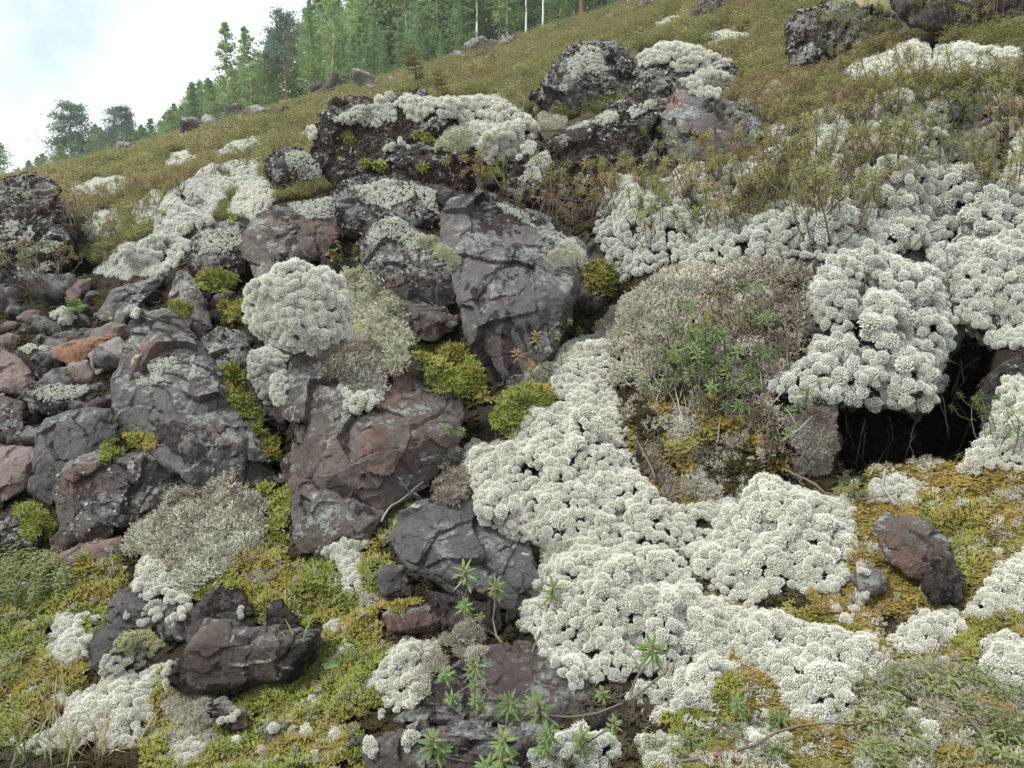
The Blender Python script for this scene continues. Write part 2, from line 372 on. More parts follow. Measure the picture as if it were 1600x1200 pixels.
ui = np.unique(np.concatenate([np.arange(0, 200, 8), np.arange(200, 601, 2), np.arange(600, NU, 8)]))
li = np.unique(np.concatenate([np.arange(0, 130, 4), np.arange(130, 400, 2), np.arange(400, NLg, 5), [NLg - 1]]))
gx = _X[np.ix_(ui, li)]; gy = _D[np.ix_(ui, li)]; gz = TZ[np.ix_(ui, li)]
na, nb = gx.shape
TV = np.stack([gx.ravel(), gy.ravel(), gz.ravel()], 1)
ii, jj = np.meshgrid(np.arange(na - 1), np.arange(nb - 1), indexing='ij'); k0 = (ii * nb + jj).ravel()
TF = np.stack([k0, k0 + nb, k0 + nb + 1, k0 + 1], 1)

t = NT('hillside_soil'); g = t.world(); pos = g.outputs['Position']
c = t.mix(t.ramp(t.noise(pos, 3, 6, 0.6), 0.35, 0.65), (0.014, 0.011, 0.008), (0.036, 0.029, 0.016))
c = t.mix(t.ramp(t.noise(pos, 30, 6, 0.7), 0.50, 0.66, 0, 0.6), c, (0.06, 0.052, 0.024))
cf = t.mix(t.ramp(t.noise(pos, 0.8, 7, 0.65), 0.38, 0.62), (0.15, 0.155, 0.06), (0.23, 0.20, 0.11))
sx = t.k('ShaderNodeSeparateXYZ'); t.l.new(pos, sx.inputs[0])
c = t.mix(t.ramp(sx.outputs[1], 5.0, 10.0), c, cf)
t.set(t.b.inputs['Base Color'], c); t.b.inputs['Roughness'].default_value = 0.95
t.l.new(t.bump(t.noise(pos, 40, 8, 0.7), 0.8, 0.02), t.b.inputs['Normal']); M_SOIL = t.mat
hill = link('hillside', mesh_np('hillside', TV, TF, [M_SOIL])); tag(hill, kind='structure')

# the slope goes on downhill behind the camera to the valley floor
zf = np.array([terrain_z(x, 0.46) for x in (-0.73, 0.73)])
V = [(-0.74, 0.455, zf[0] - .01), (0.74, 0.455, zf[1] - .01), (1.2, -1.2, -0.9), (-1.2, -1.2, -1.6), (14, -3, 2), (-14, -3, -9), (60, -70, -20), (-70, -70, -38)]
vs = link('valley_slope', mesh_np('valley_slope', V, [(0, 3, 2, 1), (1, 2, 4), (3, 0, 5), (2, 3, 5, 4), (4, 5, 7, 6)], [M_SOIL])); tag(vs, kind='structure')

_tv = TV.tolist(); _tf = TF.tolist()
BV_T = BVHTree.FromPolygons(_tv, _tf)
CAMP = Vector((0, 0, CAMZ))
def hit_t(px, py):
    r = Vector(ray(px, py)); h = BV_T.ray_cast(CAMP, r.normalized(), 500.0)
    return h
def depth_t(px, py, default=30.0):
    h = hit_t(px, py); return h[0].y if h[0] is not None else default
# ------------------------------------------------------------------ rocks: each is an outline with a depth, a thickness and faces turned this way and that
# (name, material, label, outline, options)
ROCKS = [
 ('boulder', 'slab', 'great brown-grey slab boulder tilted back, crowned by the round white lichen cushion', '450,556 476,540 545,552 640,566 696,598 728,636 724,680 692,745 652,784 602,806 560,812 500,775 456,742 449,650', dict(lean=.55, ridge='560,575,.14 600,690,.22 520,740,.24 650,640,.16 470,650,.12 690,680,.12', th=.55)),
 ('boulder', 'slab', 'low red-brown block wedged under the great slab boulder beside the moss', '456,738 502,772 560,808 600,804 572,850 560,868 470,866 455,848', dict(ridge='520,800,.2 560,830,.2', th=.9)),
 ('boulder', 'grey', 'grey pyramid-shaped boulder with a bluish facet and dark lichen along its peak', '225,497 262,490 300,536 346,590 384,640 412,700 442,748 402,766 300,757 252,702 214,682 194,652 178,602 188,562 205,520', dict(lean=.6, ridge='255,560,.22 240,610,.26 330,640,.26 290,700,.32 380,690,.2 300,755,.18', th=.5)),
 ('boulder', 'speck', 'squared purple-grey block speckled with pale lichen beneath the pyramid-shaped boulder', '87,746 112,722 245,702 288,718 290,778 212,816 150,842 90,862', dict(lean=.35, ridge='110,735,.22 240,715,.22 225,800,.2 110,845,.2', th=.7)),
 ('boulder', 'blue', 'smooth blue-grey block with two tiny white lichen rings on its face', '72,655 120,640 176,634 182,682 128,722 92,748 78,792 50,764 54,706 62,690', dict(ridge='90,665,.2 150,655,.2 110,730,.25', th=.7)),
 ('rock', 'pink', 'pink-brown rock with one round white lichen spot at the edge of the picture', '-40,690 0,694 54,698 60,712 40,762 0,792 -40,800', dict(ridge='10,720,.25 40,730,.2', th=.8)),
 ('rock', 'speck', 'dull grey-brown rock above the pink-brown rock with the white spot', '-40,610 0,616 36,628 40,690 10,696 -40,690', dict(th=.8)),
 ('rock', 'pink', 'pale pink wedge of rock with a bare sloping face', '-30,540 18,548 36,562 58,598 40,616 20,606 0,612 -30,612', dict(ridge='15,575,.2 40,595,.2', th=.8)),
 ('slab', 'orange', 'long orange-brown slab lying slantwise under grey stones', '79,546 108,538 140,524 186,519 184,530 150,548 132,564 108,571 86,558', dict(ridge='120,548,.2', th=.8)),
 ('rock', 'tan', 'pale tan angular rock with a bare grey top face', '137,554 160,536 188,523 206,548 200,566 178,575 150,586 142,570', dict(ridge='175,552,.22 165,572,.2 195,556,.2', th=.8)),
 ('rock', 'dark', 'upright dark rock capped by a rim of white crust lichen', '28,546 50,537 76,542 77,578 70,592 48,590 40,566', dict(ridge='50,550,.2 60,580,.2', th=.9)),
 ('rock', 'pink', 'small rosy rock tucked below the orange-brown slab', '90,588 112,566 138,562 142,580 120,590', dict(th=.9)),
 ('slab', 'crust', 'thin flat slab crusted with grey-green and white lichen above the blue-grey block', '36,606 80,600 150,604 152,618 138,640 90,648 46,646 40,630', dict(th=.9)),
 ('slab', 'speck', 'short grey slab resting on the orange-brown slab', '90,522 116,514 158,512 164,518 138,530 102,537', dict(th=.9)),
 ('rock', 'grey', 'long grey stone arching up to the right beneath a fringe of white lichen', '146,492 172,455 205,446 246,430 262,428 258,440 214,462 196,474 184,500 160,502', dict(ridge='180,465,.22 225,448,.18', th=.9)),
 ('rock', 'grey', 'grey lens-shaped rock leaning beside the long arched stone', '177,508 180,488 200,466 216,456 228,464 212,482 196,506 184,516', dict(th=.9)),
 ('rock', 'slab', 'tall pinkish-brown rock leaning right behind the pyramid-shaped boulder', '262,470 276,426 292,420 312,446 322,476 332,514 318,528 300,518 284,480', dict(th=.9, ridge='300,460,.2 310,500,.2')),
 ('rock', 'crust', 'pale lichen-blotched rock with black spots on its rounded face', '288,388 300,366 334,350 376,352 386,380 382,420 364,452 330,466 304,436', dict(ridge='325,390,.26 355,400,.22', th=.8)),
 ('boulder', 'slab', 'angular dark rust-brown boulder with a sharp ridge and one bare pink patch', '380,372 392,345 440,318 520,312 528,350 512,396 470,424 430,436 404,444 386,412', dict(ridge='395,360,.15 455,400,.22 480,350,.12 430,390,.25', th=.8)),
 ('boulder', 'crust', 'dome-shaped rock with a silvery lichen cap on the meadow edge', '412,270 420,244 436,229 468,232 506,258 512,284 480,297 438,292', dict(ridge='440,250,.2 480,265,.22', th=.9)),
 ('boulder', 'brown', 'long dark lichen-crusted boulder carrying the widest white lichen mat on its top', '504,205 530,168 570,158 622,156 700,160 764,168 826,196 836,214 822,250 776,294 705,298 600,276 532,282 505,256', dict(lean=.5, ridge='560,190,.10 650,200,.14 740,215,.14 600,250,.18 700,262,.16', th=.6)),
 ('boulder', 'crust', 'dark peaked boulder crusted with grey lichen rising above the meadow', '820,155 850,130 866,112 884,84 914,68 936,74 958,66 978,84 992,112 1016,142 990,168 920,182 862,178', dict(lean=.5, ridge='915,95,.1 960,90,.08 930,130,.22 880,140,.18 975,135,.18', th=.7)),
 ('boulder', 'brown', 'broad crumbling dark-brown boulder sloping down to the left beneath the peaked boulder', '792,300 812,266 836,236 872,208 930,176 992,148 1040,160 1050,210 1040,262 990,290 930,300 880,322 826,320', dict(lean=.7, ridge='900,215,.12 960,200,.12 870,270,.16 980,240,.16', th=.6)),
 ('slab', 'grey', 'smooth grey-violet slab tilted to the right among tea shrubs', '1030,176 1064,134 1122,142 1170,170 1192,190 1180,226 1130,250 1060,252 1036,224', dict(lean=.75, ridge='1090,170,.10 1150,195,.10 1090,225,.12', th=.6)),
 ('boulder', 'crust', 'grey lichen-crusted boulder below the top-edge rocks, half hidden by shrubs', '1230,40 1244,12 1300,4 1352,14 1398,24 1420,56 1380,88 1300,100 1236,110', dict(lean=.5, ridge='1260,30,.12 1340,40,.12 1280,80,.16', th=.7)),
 ('boulder', 'dark', 'bare dark boulder reaching out of the top of the picture', '1420,40 1400,0 1440,-50 1560,-70 1640,-40 1640,54 1540,44', dict(lean=.6, th=.6)),
 ('boulder', 'brown', 'dark low boulder at the far upper meadow cut by the top edge', '1084,22 1100,-4 1150,-20 1200,-10 1206,14 1160,24 1110,26', dict(lean=.5, th=.7)),
 ('boulder', 'crust', 'squat dark boulder blotched with bright white crust above the tall split boulder', '516,306 528,284 566,274 632,276 676,296 690,344 652,372 600,358 545,372 520,340', dict(lean=.6, ridge='560,300,.14 640,310,.14 600,335,.22 660,345,.2', th=.8)),
 ('boulder', 'speck', 'wedge-shaped boulder with a white crust cap and a red-brown underside', '564,406 572,366 584,346 620,342 660,362 692,380 718,422 716,478 690,488 660,476 602,450 570,426', dict(lean=.5, ridge='595,370,.12 640,400,.2 600,420,.24 690,440,.2', th=.7)),
 ('slab', 'slab', 'flat grey-brown slab slipped beneath the wedge-shaped boulder', '603,456 650,474 700,486 716,498 712,514 682,534 640,531 614,502', dict(ridge='650,490,.2 680,500,.2', th=.9)),
 ('boulder', 'grey', 'tall split boulder with a lilac-grey face and streaked dark flank', '690,336 706,314 742,308 782,316 850,346 916,384 918,420 892,462 880,522 852,582 820,612 788,606 760,560 730,520 714,440 694,392', dict(lean=.6, ridge='728,352,.06 770,420,.16 800,450,.24 885,458,.16 790,520,.2 840,500,.16 760,500,.14 905,410,.06', th=.55)),
 ('boulder', 'crust', 'big blotchy boulder with one bare salmon streak at its crest, alone on the skyline', '-60,300 0,290 24,280 46,272 90,290 108,352 104,420 60,444 0,448 -60,440', dict(lean=.4, ridge='30,310,.12 70,330,.14 40,390,.2 90,400,.16', th=.7)),
 ('rock', 'dark', 'small dark-crusted rock beside the skyline boulder', '96,322 104,300 124,290 140,304 142,320 120,330', dict(th=.9)),
 ('rock', 'dark', 'dark rock in the gully right of the skyline boulder', '100,345 132,338 140,370 128,402 104,410 96,380', dict(th=.9)),
 ('boulder', 'blue', 'smooth dark-grey rock with a crack half covered by the main white lichen drift', '606,842 622,815 652,784 702,772 750,782 790,815 830,850 842,900 826,944 790,952 700,926 640,888', dict(lean=.7, ridge='640,810,.10 690,850,.14 760,880,.16 720,905,.22 815,900,.1', th=.7)),
 ('boulder', 'slab', 'flat-topped grey-and-red rock standing out of the moss', '264,1066 280,1030 292,1008 324,970 350,974 410,988 498,984 494,1022 462,1062 370,1084 300,1086', dict(lean=.15, ridge='300,1006,.34 395,1014,.36 480,1004,.3 330,1070,.3 440,1060,.3', th=1.0)),
 ('slab', 'pink', 'long low slab half grey and half pink below the squared block', '62,890 92,866 140,846 192,836 200,856 170,882 110,902 80,902', dict(th=.8)),
 ('rock', 'blue', 'wedge of blue-grey rock left of the small lichen clump', '162,966 182,924 200,918 228,932 232,976 190,986', dict(ridge='195,940,.2', th=.9)),
 ('rock', 'blue', 'dark blue-grey rock just below the blue-grey wedge', '134,1004 146,984 172,974 206,986 204,1030 176,1054 142,1044', dict(th=.9)),
 ('rock', 'grey', 'small grey rock under the tan lichen tuft and the white clump', '240,960 256,934 290,940 302,966 290,1000 254,996', dict(th=.9)),
 ('rock', 'dark', 'dark red-brown rock with an ochre moss cap behind the flat-topped rock', '292,960 322,930 368,910 384,938 400,980 360,986 310,1010 294,1000', dict(ridge='330,950,.2', th=.9)),
 ('rock', 'dark', 'small dark-red rock poking from the moss right of the flat-topped rock', '416,950 438,934 452,950 470,985 440,988 420,978', dict(th=.9)),
 ('stone', 'slab', 'loaf-shaped reddish stone lying in a mossy crevice', '598,962 614,942 660,944 698,952 704,974 690,984 640,990 606,986', dict(lean=.3, th=1.0)),
 ('rock', 'grey', 'small grey rock between moss and the smooth dark-grey rock', '586,900 600,884 630,882 640,908 624,934 596,930', dict(th=.9)),
 ('rock', 'dark', 'dark rock in the gap under the smooth dark-grey rock', '664,922 700,926 780,948 786,986 740,1000 700,982 676,950', dict(th=.9)),
 ('slab', 'slab', 'brown slab with grey lichen blots beneath the tea sprigs', '613,1128 650,1092 690,1054 766,1006 850,1002 900,1040 930,1090 900,1130 840,1142 700,1132', dict(lean=.9, ridge='640,1128,.08 720,1090,.10 830,1060,.10 860,1110,.12', th=.5)),
 ('rock', 'grey', 'shaded grey rock under the overhanging edge of the brown slab', '640,1140 710,1128 850,1138 880,1170 850,1230 720,1230 690,1180', dict(lean=.2, th=.8)),
 ('rock', 'slab', 'purple-brown rock at the bottom edge with a small white lichen blot', '572,1170 600,1142 650,1130 696,1164 710,1230 580,1240', dict(th=.8)),
 ('rock', 'slab', 'mauve rock set in orange moss right of the main white lichen drift', '1362,820 1384,802 1420,804 1478,836 1486,872 1462,904 1420,900 1382,870', dict(ridge='1410,840,.2 1450,870,.2', th=.8)),
 ('rock', 'dark', 'dark crumbly rock just below the mauve rock', '1440,884 1484,872 1506,900 1500,942 1460,940 1440,915', dict(th=.9)),
 ('rock', 'grey', 'small slate-grey rock left of the dark crumbly rock', '1328,900 1350,884 1382,892 1386,924 1350,934', dict(th=.9)),
 ('rock', 'slab', 'flat red-brown rock sunk in the moss under the flat-topped rock', '316,1098 350,1088 386,1112 388,1136 360,1142 330,1122', dict(th=.6, bulge=.1)),
 ('rock', 'slab', 'small pinkish rock sunk in the moss beside the flat red-brown rock', '408,1136 430,1122 450,1134 446,1158 416,1160', dict(th=.6, bulge=.1)),
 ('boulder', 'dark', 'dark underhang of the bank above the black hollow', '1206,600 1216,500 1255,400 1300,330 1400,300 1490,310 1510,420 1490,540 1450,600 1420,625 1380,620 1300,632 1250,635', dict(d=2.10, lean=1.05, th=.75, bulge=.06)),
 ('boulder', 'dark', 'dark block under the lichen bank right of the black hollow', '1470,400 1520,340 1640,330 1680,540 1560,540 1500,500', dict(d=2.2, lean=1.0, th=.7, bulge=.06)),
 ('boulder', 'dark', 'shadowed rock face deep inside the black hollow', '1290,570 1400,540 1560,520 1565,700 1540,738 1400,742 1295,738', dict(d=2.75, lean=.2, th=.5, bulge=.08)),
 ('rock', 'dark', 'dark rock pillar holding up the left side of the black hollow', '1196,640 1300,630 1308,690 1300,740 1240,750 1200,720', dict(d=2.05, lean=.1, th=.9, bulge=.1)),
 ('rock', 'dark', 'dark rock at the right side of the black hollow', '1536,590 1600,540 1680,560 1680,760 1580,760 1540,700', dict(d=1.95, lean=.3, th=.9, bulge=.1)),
 ('boulder', 'crust', 'round-shouldered boulder under white lichen near the peaked boulder', '985,118 1010,86 1060,74 1120,84 1164,122 1160,160 1080,160 1010,150', dict(lean=.7, th=.7)),
 ('rock', 'crust', 'flat mossy rock between the pyramid-shaped boulder and the round cushion', '312,528 340,508 384,520 396,560 384,600 350,592 324,560', dict(lean=.8, th=.8, bulge=.12)),
 ('rock', 'dark', 'dark rock behind the drooping grey lichen in the cleft', '384,590 400,560 450,556 456,640 440,680 400,650', dict(lean=.3, th=.7, bulge=.1)),
 ('rock', 'dark', 'mossy dark rock at the lower left under the pink-brown rock', '0,800 40,790 80,800 84,850 60,870 0,872 -30,850', dict(th=.8)),
 ('rock', 'dark', 'dark mossy rock in the deep cleft right of the tall split boulder', '900,470 906,400 940,372 985,395 996,450 960,490 925,510', dict(lean=.5, th=.8, d=3.3)),
 ('rock', 'brown', 'mossy lump of rock below the tall split boulder', '770,650 790,612 830,604 868,620 866,660 820,690 780,690', dict(th=.8, bulge=.14)),
 ('rock', 'dark', 'dark shaded rock under the long lichen-crusted boulder', '560,282 640,282 720,300 740,312 690,330 640,290', dict(th=.9, lean=.3)),
]

def voxelize(hulls):
    """hulls: [(verts, voxel)] -> meshes (numpy V, F) after a convex hull and a voxel remesh, all in one evaluation"""
    obs = []
    for P, vox in hulls:
        bm = bmesh.new()
        for p in P: bm.verts.new(p)
        r = bmesh.ops.convex_hull(bm, input=bm.verts)
        bmesh.ops.delete(bm, geom=[v for v in bm.verts if not v.link_faces], context='VERTS')
        bmesh.ops.recalc_face_normals(bm, faces=bm.faces)
        me = bpy.data.meshes.new('tmp'); bm.to_mesh(me); bm.free()
        o = bpy.data.objects.new('tmp', me); COL.objects.link(o)
        md = o.modifiers.new('r', 'REMESH'); md.mode = 'VOXEL'; md.voxel_size = vox
        obs.append(o)
    dg = bpy.context.evaluated_depsgraph_get(); out = []
    for o in obs:
        m = o.evaluated_get(dg).to_mesh(); n = len(m.vertices)
        V = np.empty(n * 3, np.float32); m.vertices.foreach_get('co', V)
        m.calc_loop_triangles(); L = np.empty(len(m.loop_triangles) * 3, np.int32); m.loop_triangles.foreach_get('vertices', L)
        N = np.empty(n * 3, np.float32); m.vertices.foreach_get('normal', N)
        F = [tuple(p.vertices) for p in m.polygons]
        out.append((V.reshape(-1, 3).astype(float), F, N.reshape(-1, 3).astype(float), L.reshape(-1, 3)))
        o.evaluated_get(dg).to_mesh_clear()
    for o in obs:
        me = o.data; bpy.data.objects.remove(o); bpy.data.meshes.remove(me)
    return out
def vnormals(V, Tr):
    N = np.zeros_like(V); fn = np.cross(V[Tr[:, 1]] - V[Tr[:, 0]], V[Tr[:, 2]] - V[Tr[:, 0]])
    for k in range(3): np.add.at(N, Tr[:, k], fn)
    return N / (np.linalg.norm(N, axis=1)[:, None] + 1e-12)
def cell_facets(q, seed):
    """per Voronoi cell a tilted plane: flat broken faces that meet in edges"""
    i = np.floor(q).astype(np.int64); best = np.full(len(q), 1e9); val = np.zeros(len(q))
    for dx in (-1, 0, 1):
        for dy in (-1, 0, 1):
            for dz in (-1, 0, 1):
                c = i + np.array([dx, dy, dz]); h = _perm[_perm[_perm[(c[:, 0] + seed * 13) & 255] + (c[:, 1] & 255)] + (c[:, 2] & 255)]
                ctr = c + 0.5 + _grad[h] * 0.42; dv = q - ctr; d2 = (dv * dv).sum(1)
                v = (dv * _grad[(h + 101) & 255]).sum(1); m = d2 < best; best[m] = d2[m]; val[m] = v[m]
    return val
def weather(V, N, size, seed, crumb=0.0):
    """broken faces, chips and fissures"""
    q = V / size + seed * 7.31
    d = 0.018 * fbm(q * 1.8, 2) + 0.012 * fbm(q * 6.0, 3)
    d += (0.105 if crumb > .1 else 0.09) * cell_facets(q * 2.1 + 0.05 * fbm(q * 4, 2)[:, None], seed) + 0.018 * cell_facets(q * 5.3 + 0.06 * fbm(q * 6, 2)[:, None], seed + 3)
    rid = 1 - np.abs(pnoise(q * 1.7 + 5.5)) * 2.2                     # fissures
    d -= (0.022 if crumb > .1 else .012) * np.clip(rid - 0.90, 0, 1) / 0.10
    ax = _grad[(seed * 7) % 256]; sw = (q @ ax) * 5.0 + 0.7 * fbm(q * 2.0 + 4.4, 2); sw = sw - np.floor(sw)
    d += 0.028 * sw * np.clip(fbm(q * 1.4 + 8.8, 2) * 2.5, 0, 1)          # broken ledges
    d += (0.005 + crumb * 0.016) * fbm(q * 22.0, 2)
    if crumb > 0:
        m = np.clip(fbm(q * 3.1 + 3.3, 2) * 2.2 + 0.15, 0, 1); d += crumb * 0.030 * m * np.abs(fbm(q * 14 + 2.2, 3))
    return V + N * (d * size)[:, None]

hulls, meta = [], []
for k, (nm, mk, label, outl, op) in enumerate(ROCKS):
    O = np.array(poly(outl)); r_ = np.random.default_rng(100 + k)
    cx, cy = O.mean(0); ymax = O[:, 1].max(); w = np.ptp(O[:, 0])
    area = 0.5 * abs(np.dot(O[:, 0], np.roll(O[:, 1], -1)) - np.dot(O[:, 1], np.roll(O[:, 0], -1)))
    bx = O[O[:, 1] > ymax - 0.25 * np.ptp(O[:, 1])][:, 0].mean()
    d0 = op.get('d') or depth_t(min(max(bx, -60), 1660), min(ymax - 4, 1215)) * 0.975
    size = math.sqrt(area) * d0 / FPX
    lean = op.get('lean', .5); th = op.get('th', .8); bulge = op.get('bulge', .2)
    D = lambda y: d0 + lean * (ymax - y) * d0 / FPX
    P = []
    for (x, y) in O: P.append(at(x, y, D(y) + r_.uniform(-.02, .05) * size))
    if 'ridge' in op:
        for s_ in op['ridge'].split():
            x, y, b = (float(q) for q in s_.split(',')); P.append(at(x, y, D(y) - b * size))
    else:
        for (x, y) in O:
            if r_.random() < .6:
                s2 = r_.uniform(.4, .75); x2, y2 = cx + (x - cx) * s2, cy + (y - cy) * s2; P.append(at(x2, y2, D(y2) - bulge * size * r_.uniform(.6, 1.1)))
    for (x, y) in O:
        s2 = r_.uniform(.72, .9); x2, y2 = cx + (x - cx) * s2, cy + (y - cy) * s2 + 4; P.append(at(x2, y2, D(y2) + th * size * r_.uniform(.8, 1.1)))
    pxs = size * FPX / d0
    vox = size / np.clip(pxs / 2.5, 18, 84)
    P = np.array(P); org = P.mean(0); org[2] = P[:, 2].min()
    hulls.append((P - org, vox)); meta.append((nm, mk, label, org, size, k))
rock_obs = []; SV, SF, SID = [TV], [np.concatenate([TF[:, [0, 1, 2]], TF[:, [0, 2, 3]]])], [np.full(len(TF) * 2, -1)]; off = len(TV)
for (V, F, N, Tr), (nm, mk, label, org, size, k) in zip(voxelize(hulls), meta):
    V2 = weather(V, N, size, k, {'crust': .8, 'brown': 1.0, 'speck': .25, 'dark': .4}.get(mk, .08))
    me_ = mesh_np(nm, V2, F, [MR[mk]])
    if mk in ('grey', 'slab', 'blue', 'pink', 'orange', 'tan', 'speck'): me_.set_sharp_from_angle(angle=R(34))
    o = link(nm, me_, None, org); tag(o, label, 'rock' if nm != 'boulder' else 'boulder')
    rock_obs.append(o); SV.append(V2 + org); SF.append(Tr + off); SID.append(np.full(len(Tr), k)); off += len(V2)
    meta[k] = (nm, mk, label, org, size, V2 + org, Tr)

# loose stones of the scree: eight shapes, every stone an object
hs = []
for k in range(8):
    r_ = np.random.default_rng(900 + k); P = r_.normal(size=(16, 3)); P /= np.linalg.norm(P, axis=1)[:, None]; P *= np.array([1, r_.uniform(.6, .9), r_.uniform(.42, .7)]) * r_.uniform(.85, 1.1, (16, 1))
    hs.append((P * .5, 0.075))
ST = []
for k, (V, F, N, Tr) in enumerate(voxelize(hs)):
    ST.append((weather(V, N, 1.0, 40 + k, .2), F, Tr))
STM = {}
def stone_mesh(k, mk):
    if (k, mk) not in STM: STM[(k, mk)] = mesh_np('scree_stone', ST[k][0], ST[k][1], [MR[mk]])
    return STM[(k, mk)]
def put_stone(px, py, w, mk, label, group, name='scree_stone', cat='stone', sink=.25, k=None):
    h = hit_t(px, py)
    if h[0] is None: return None
    k = random.randrange(8) if k is None else k
    s = w * h[0].y / FPX * 1.05
    e = Euler((random.uniform(-.5, .5), random.uniform(-.5, .5), random.uniform(0, 6.28)))
    loc = h[0] + h[1] * (s * (.22 - sink * .4)); o = link(name, stone_mesh(k, mk), None, loc, e, s); tag(o, label, cat, group)
    global off
    M = np.array(e.to_matrix()) * s; Vw = ST[k][0] @ M.T + np.array(loc); SV.append(Vw); SF.append(ST[k][2] + off); SID.append(np.full(len(ST[k][2]), 1000)); off += len(Vw)
    return o
SCREE = poly('0,425 110,420 150,440 160,480 180,505 215,520 205,560 185,600 180,640 70,655 60,700 40,620 0,600')
mks = ['speck', 'tan', 'grey', 'crust', 'slab', 'pink', 'pink', 'grey', 'speck']
STL = {'tan': 'loose pale tan stone in the scree', 'speck': 'loose grey stone flecked with pale lichen in the scree', 'grey': 'loose plain grey stone in the scree', 'crust': 'loose scree stone mottled with dark and pale crust', 'slab': 'loose brownish-grey stone in the scree', 'pink': 'loose rosy stone in the scree', 'dark': 'loose blackish stone in the scree'}
done = []
for tries in range(2500):
    x, y = random.uniform(-10, 330), random.uniform(425, 690); 
    if not in_poly(np.array([x]), np.array([y]), SCREE)[0]: continue
    w = random.choice([34, 44, 56, 70, 86, 96])
    if any(math.hypot(x - a, (y - b) * 1.5) < (w + c) * .31 for a, b, c in done): continue
    done.append((x, y, w)); mk = random.choice(mks)
    put_stone(x, y, w, mk, STL[mk], 'loose stones of the scree')
    if len(done) >= 150: break
# stones in clefts between the boulders
for (x, y, w, mk) in [(300, 330, 44, 'dark'), (250, 400, 40, 'dark'), (225, 420, 46, 'brown'), (265, 445, 40, 'grey'), (245, 470, 44, 'dark'), (350, 480, 50, 'slab'), (375, 500, 46, 'dark'), (340, 500, 36, 'grey'), (440, 700, 46, 'dark'), (436, 760, 40, 'brown'), (310, 800, 60, 'dark'),
                      (530, 425, 60, 'dark'), (470, 440, 60, 'brown'), (555, 450, 50, 'dark'), (730, 560, 50, 'dark'), (740, 610, 60, 'dark'), (720, 720, 60, 'brown'), (700, 760, 40, 'dark'), (640, 870, 40, 'dark'), (660, 905, 40, 'grey'), (640, 930, 36, 'dark'), (800, 970, 56, 'dark'),
                      (860, 330, 50, 'dark'), (760, 300, 60, 'brown'), (20, 760, 60, 'dark'), (30, 830, 50, 'grey'), (60, 640, 46, 'dark'), (10, 470, 60, 'speck'), (30, 500, 50, 'crust'), (60, 515, 50, 'speck'), (120, 470, 44, 'pink'), (135, 455, 40, 'pink'), (940, 1130, 70, 'dark'), (560, 1180, 60, 'brown')]:
    put_stone(x, y, w, mk, {'dark': 'blackish stone wedged in a cleft between boulders', 'brown': 'dark-brown crusted stone wedged in a cleft between boulders', 'grey': 'plain grey stone wedged in a cleft between boulders', 'slab': 'brown-grey stone wedged behind the pyramid-shaped boulder', 'speck': 'pale-flecked grey stone at the left edge of the scree', 'crust': 'pale crusted stone at the left edge of the scree', 'pink': 'rosy stone at the upper edge of the scree'}[mk], 'stones wedged in the clefts', 'cleft_stone', sink=.1)
# bouldery rim of the meadow along the forest edge
for (x, y, w) in [(200, 243, 20), (215, 241, 12), (372, 192, 22), (352, 197, 16), (330, 203, 20), (310, 216, 26), (296, 222, 14), (400, 186, 14), (425, 180, 12), (560, 131, 12), (570, 130, 18), (590, 135, 12), (610, 136, 14), (640, 118, 14), (716, 90, 22), (724, 94, 12), (735, 88, 14), (744, 87, 20), (760, 82, 22), (780, 79, 16),
                  (795, 76, 18), (720, 99, 16), (805, 72, 12), (850, 66, 9), (1010, 24, 20), (500, 158, 22), (520, 152, 14), (582, 152, 18), (445, 180, 12), (405, 190, 22), (385, 195, 14), (260, 232, 12), (620, 127, 10), (700, 100, 10), (575, 142, 26), (650, 124, 10), (665, 130, 9), (735, 132, 12)]:
    h = depth_t(x, y, 60)
    put_stone(x, y + 1, w * 1.9, random.choice(['dark', 'brown', 'crust', 'speck']), 'small dark rock along the upper rim of the meadow by the forest', 'rocks along the meadow rim', 'meadow_rock', 'rock', sink=-.25)

SV = np.concatenate(SV); SF = np.concatenate(SF); SID = np.concatenate(SID)
BV = BVHTree.FromPolygons(SV.tolist(), SF.tolist())
def hit(px, py):
    h = BV.ray_cast(CAMP, Vector(ray(px, py)).normalized(), 500.0)
    return h            # location, normal, index, distance
# ------------------------------------------------------------------ white lichen: every cushion is a thing, every round head a part
def lich_mat(name, tip, tip2, deep):
    t = NT(name); g = t.world(); oi = t.k('ShaderNodeObjectInfo')
    n = t.noise(g.outputs['Position'], 7, 3); f = t.math('ADD', t.math('MULTIPLY', t.ramp(n, 0.3, 0.7), 0.6), t.math('MULTIPLY', oi.outputs['Random'], 0.4))
    t.set(t.b.inputs['Base Color'], t.mix(f, tip, tip2)); t.b.inputs['Roughness'].default_value = 0.95; t.b.inputs['Specular IOR Level'].default_value = 0.1
    t2 = NT(name + '_stems'); t2.b.inputs['Base Color'].default_value = (*deep, 1); t2.b.inputs['Roughness'].default_value = 1
    return (t.mat, t2.mat)
LM = {'white': lich_mat('lichen_white', (0.63, 0.635, 0.555), (0.74, 0.74, 0.67), (0.26, 0.26, 0.20)),
      'grey':  lich_mat('lichen_grey', (0.58, 0.61, 0.53), (0.70, 0.72, 0.65), (0.24, 0.245, 0.195)),
      'green': lich_mat('lichen_green', (0.46, 0.47, 0.27), (0.56, 0.56, 0.38), (0.18, 0.18, 0.09))}
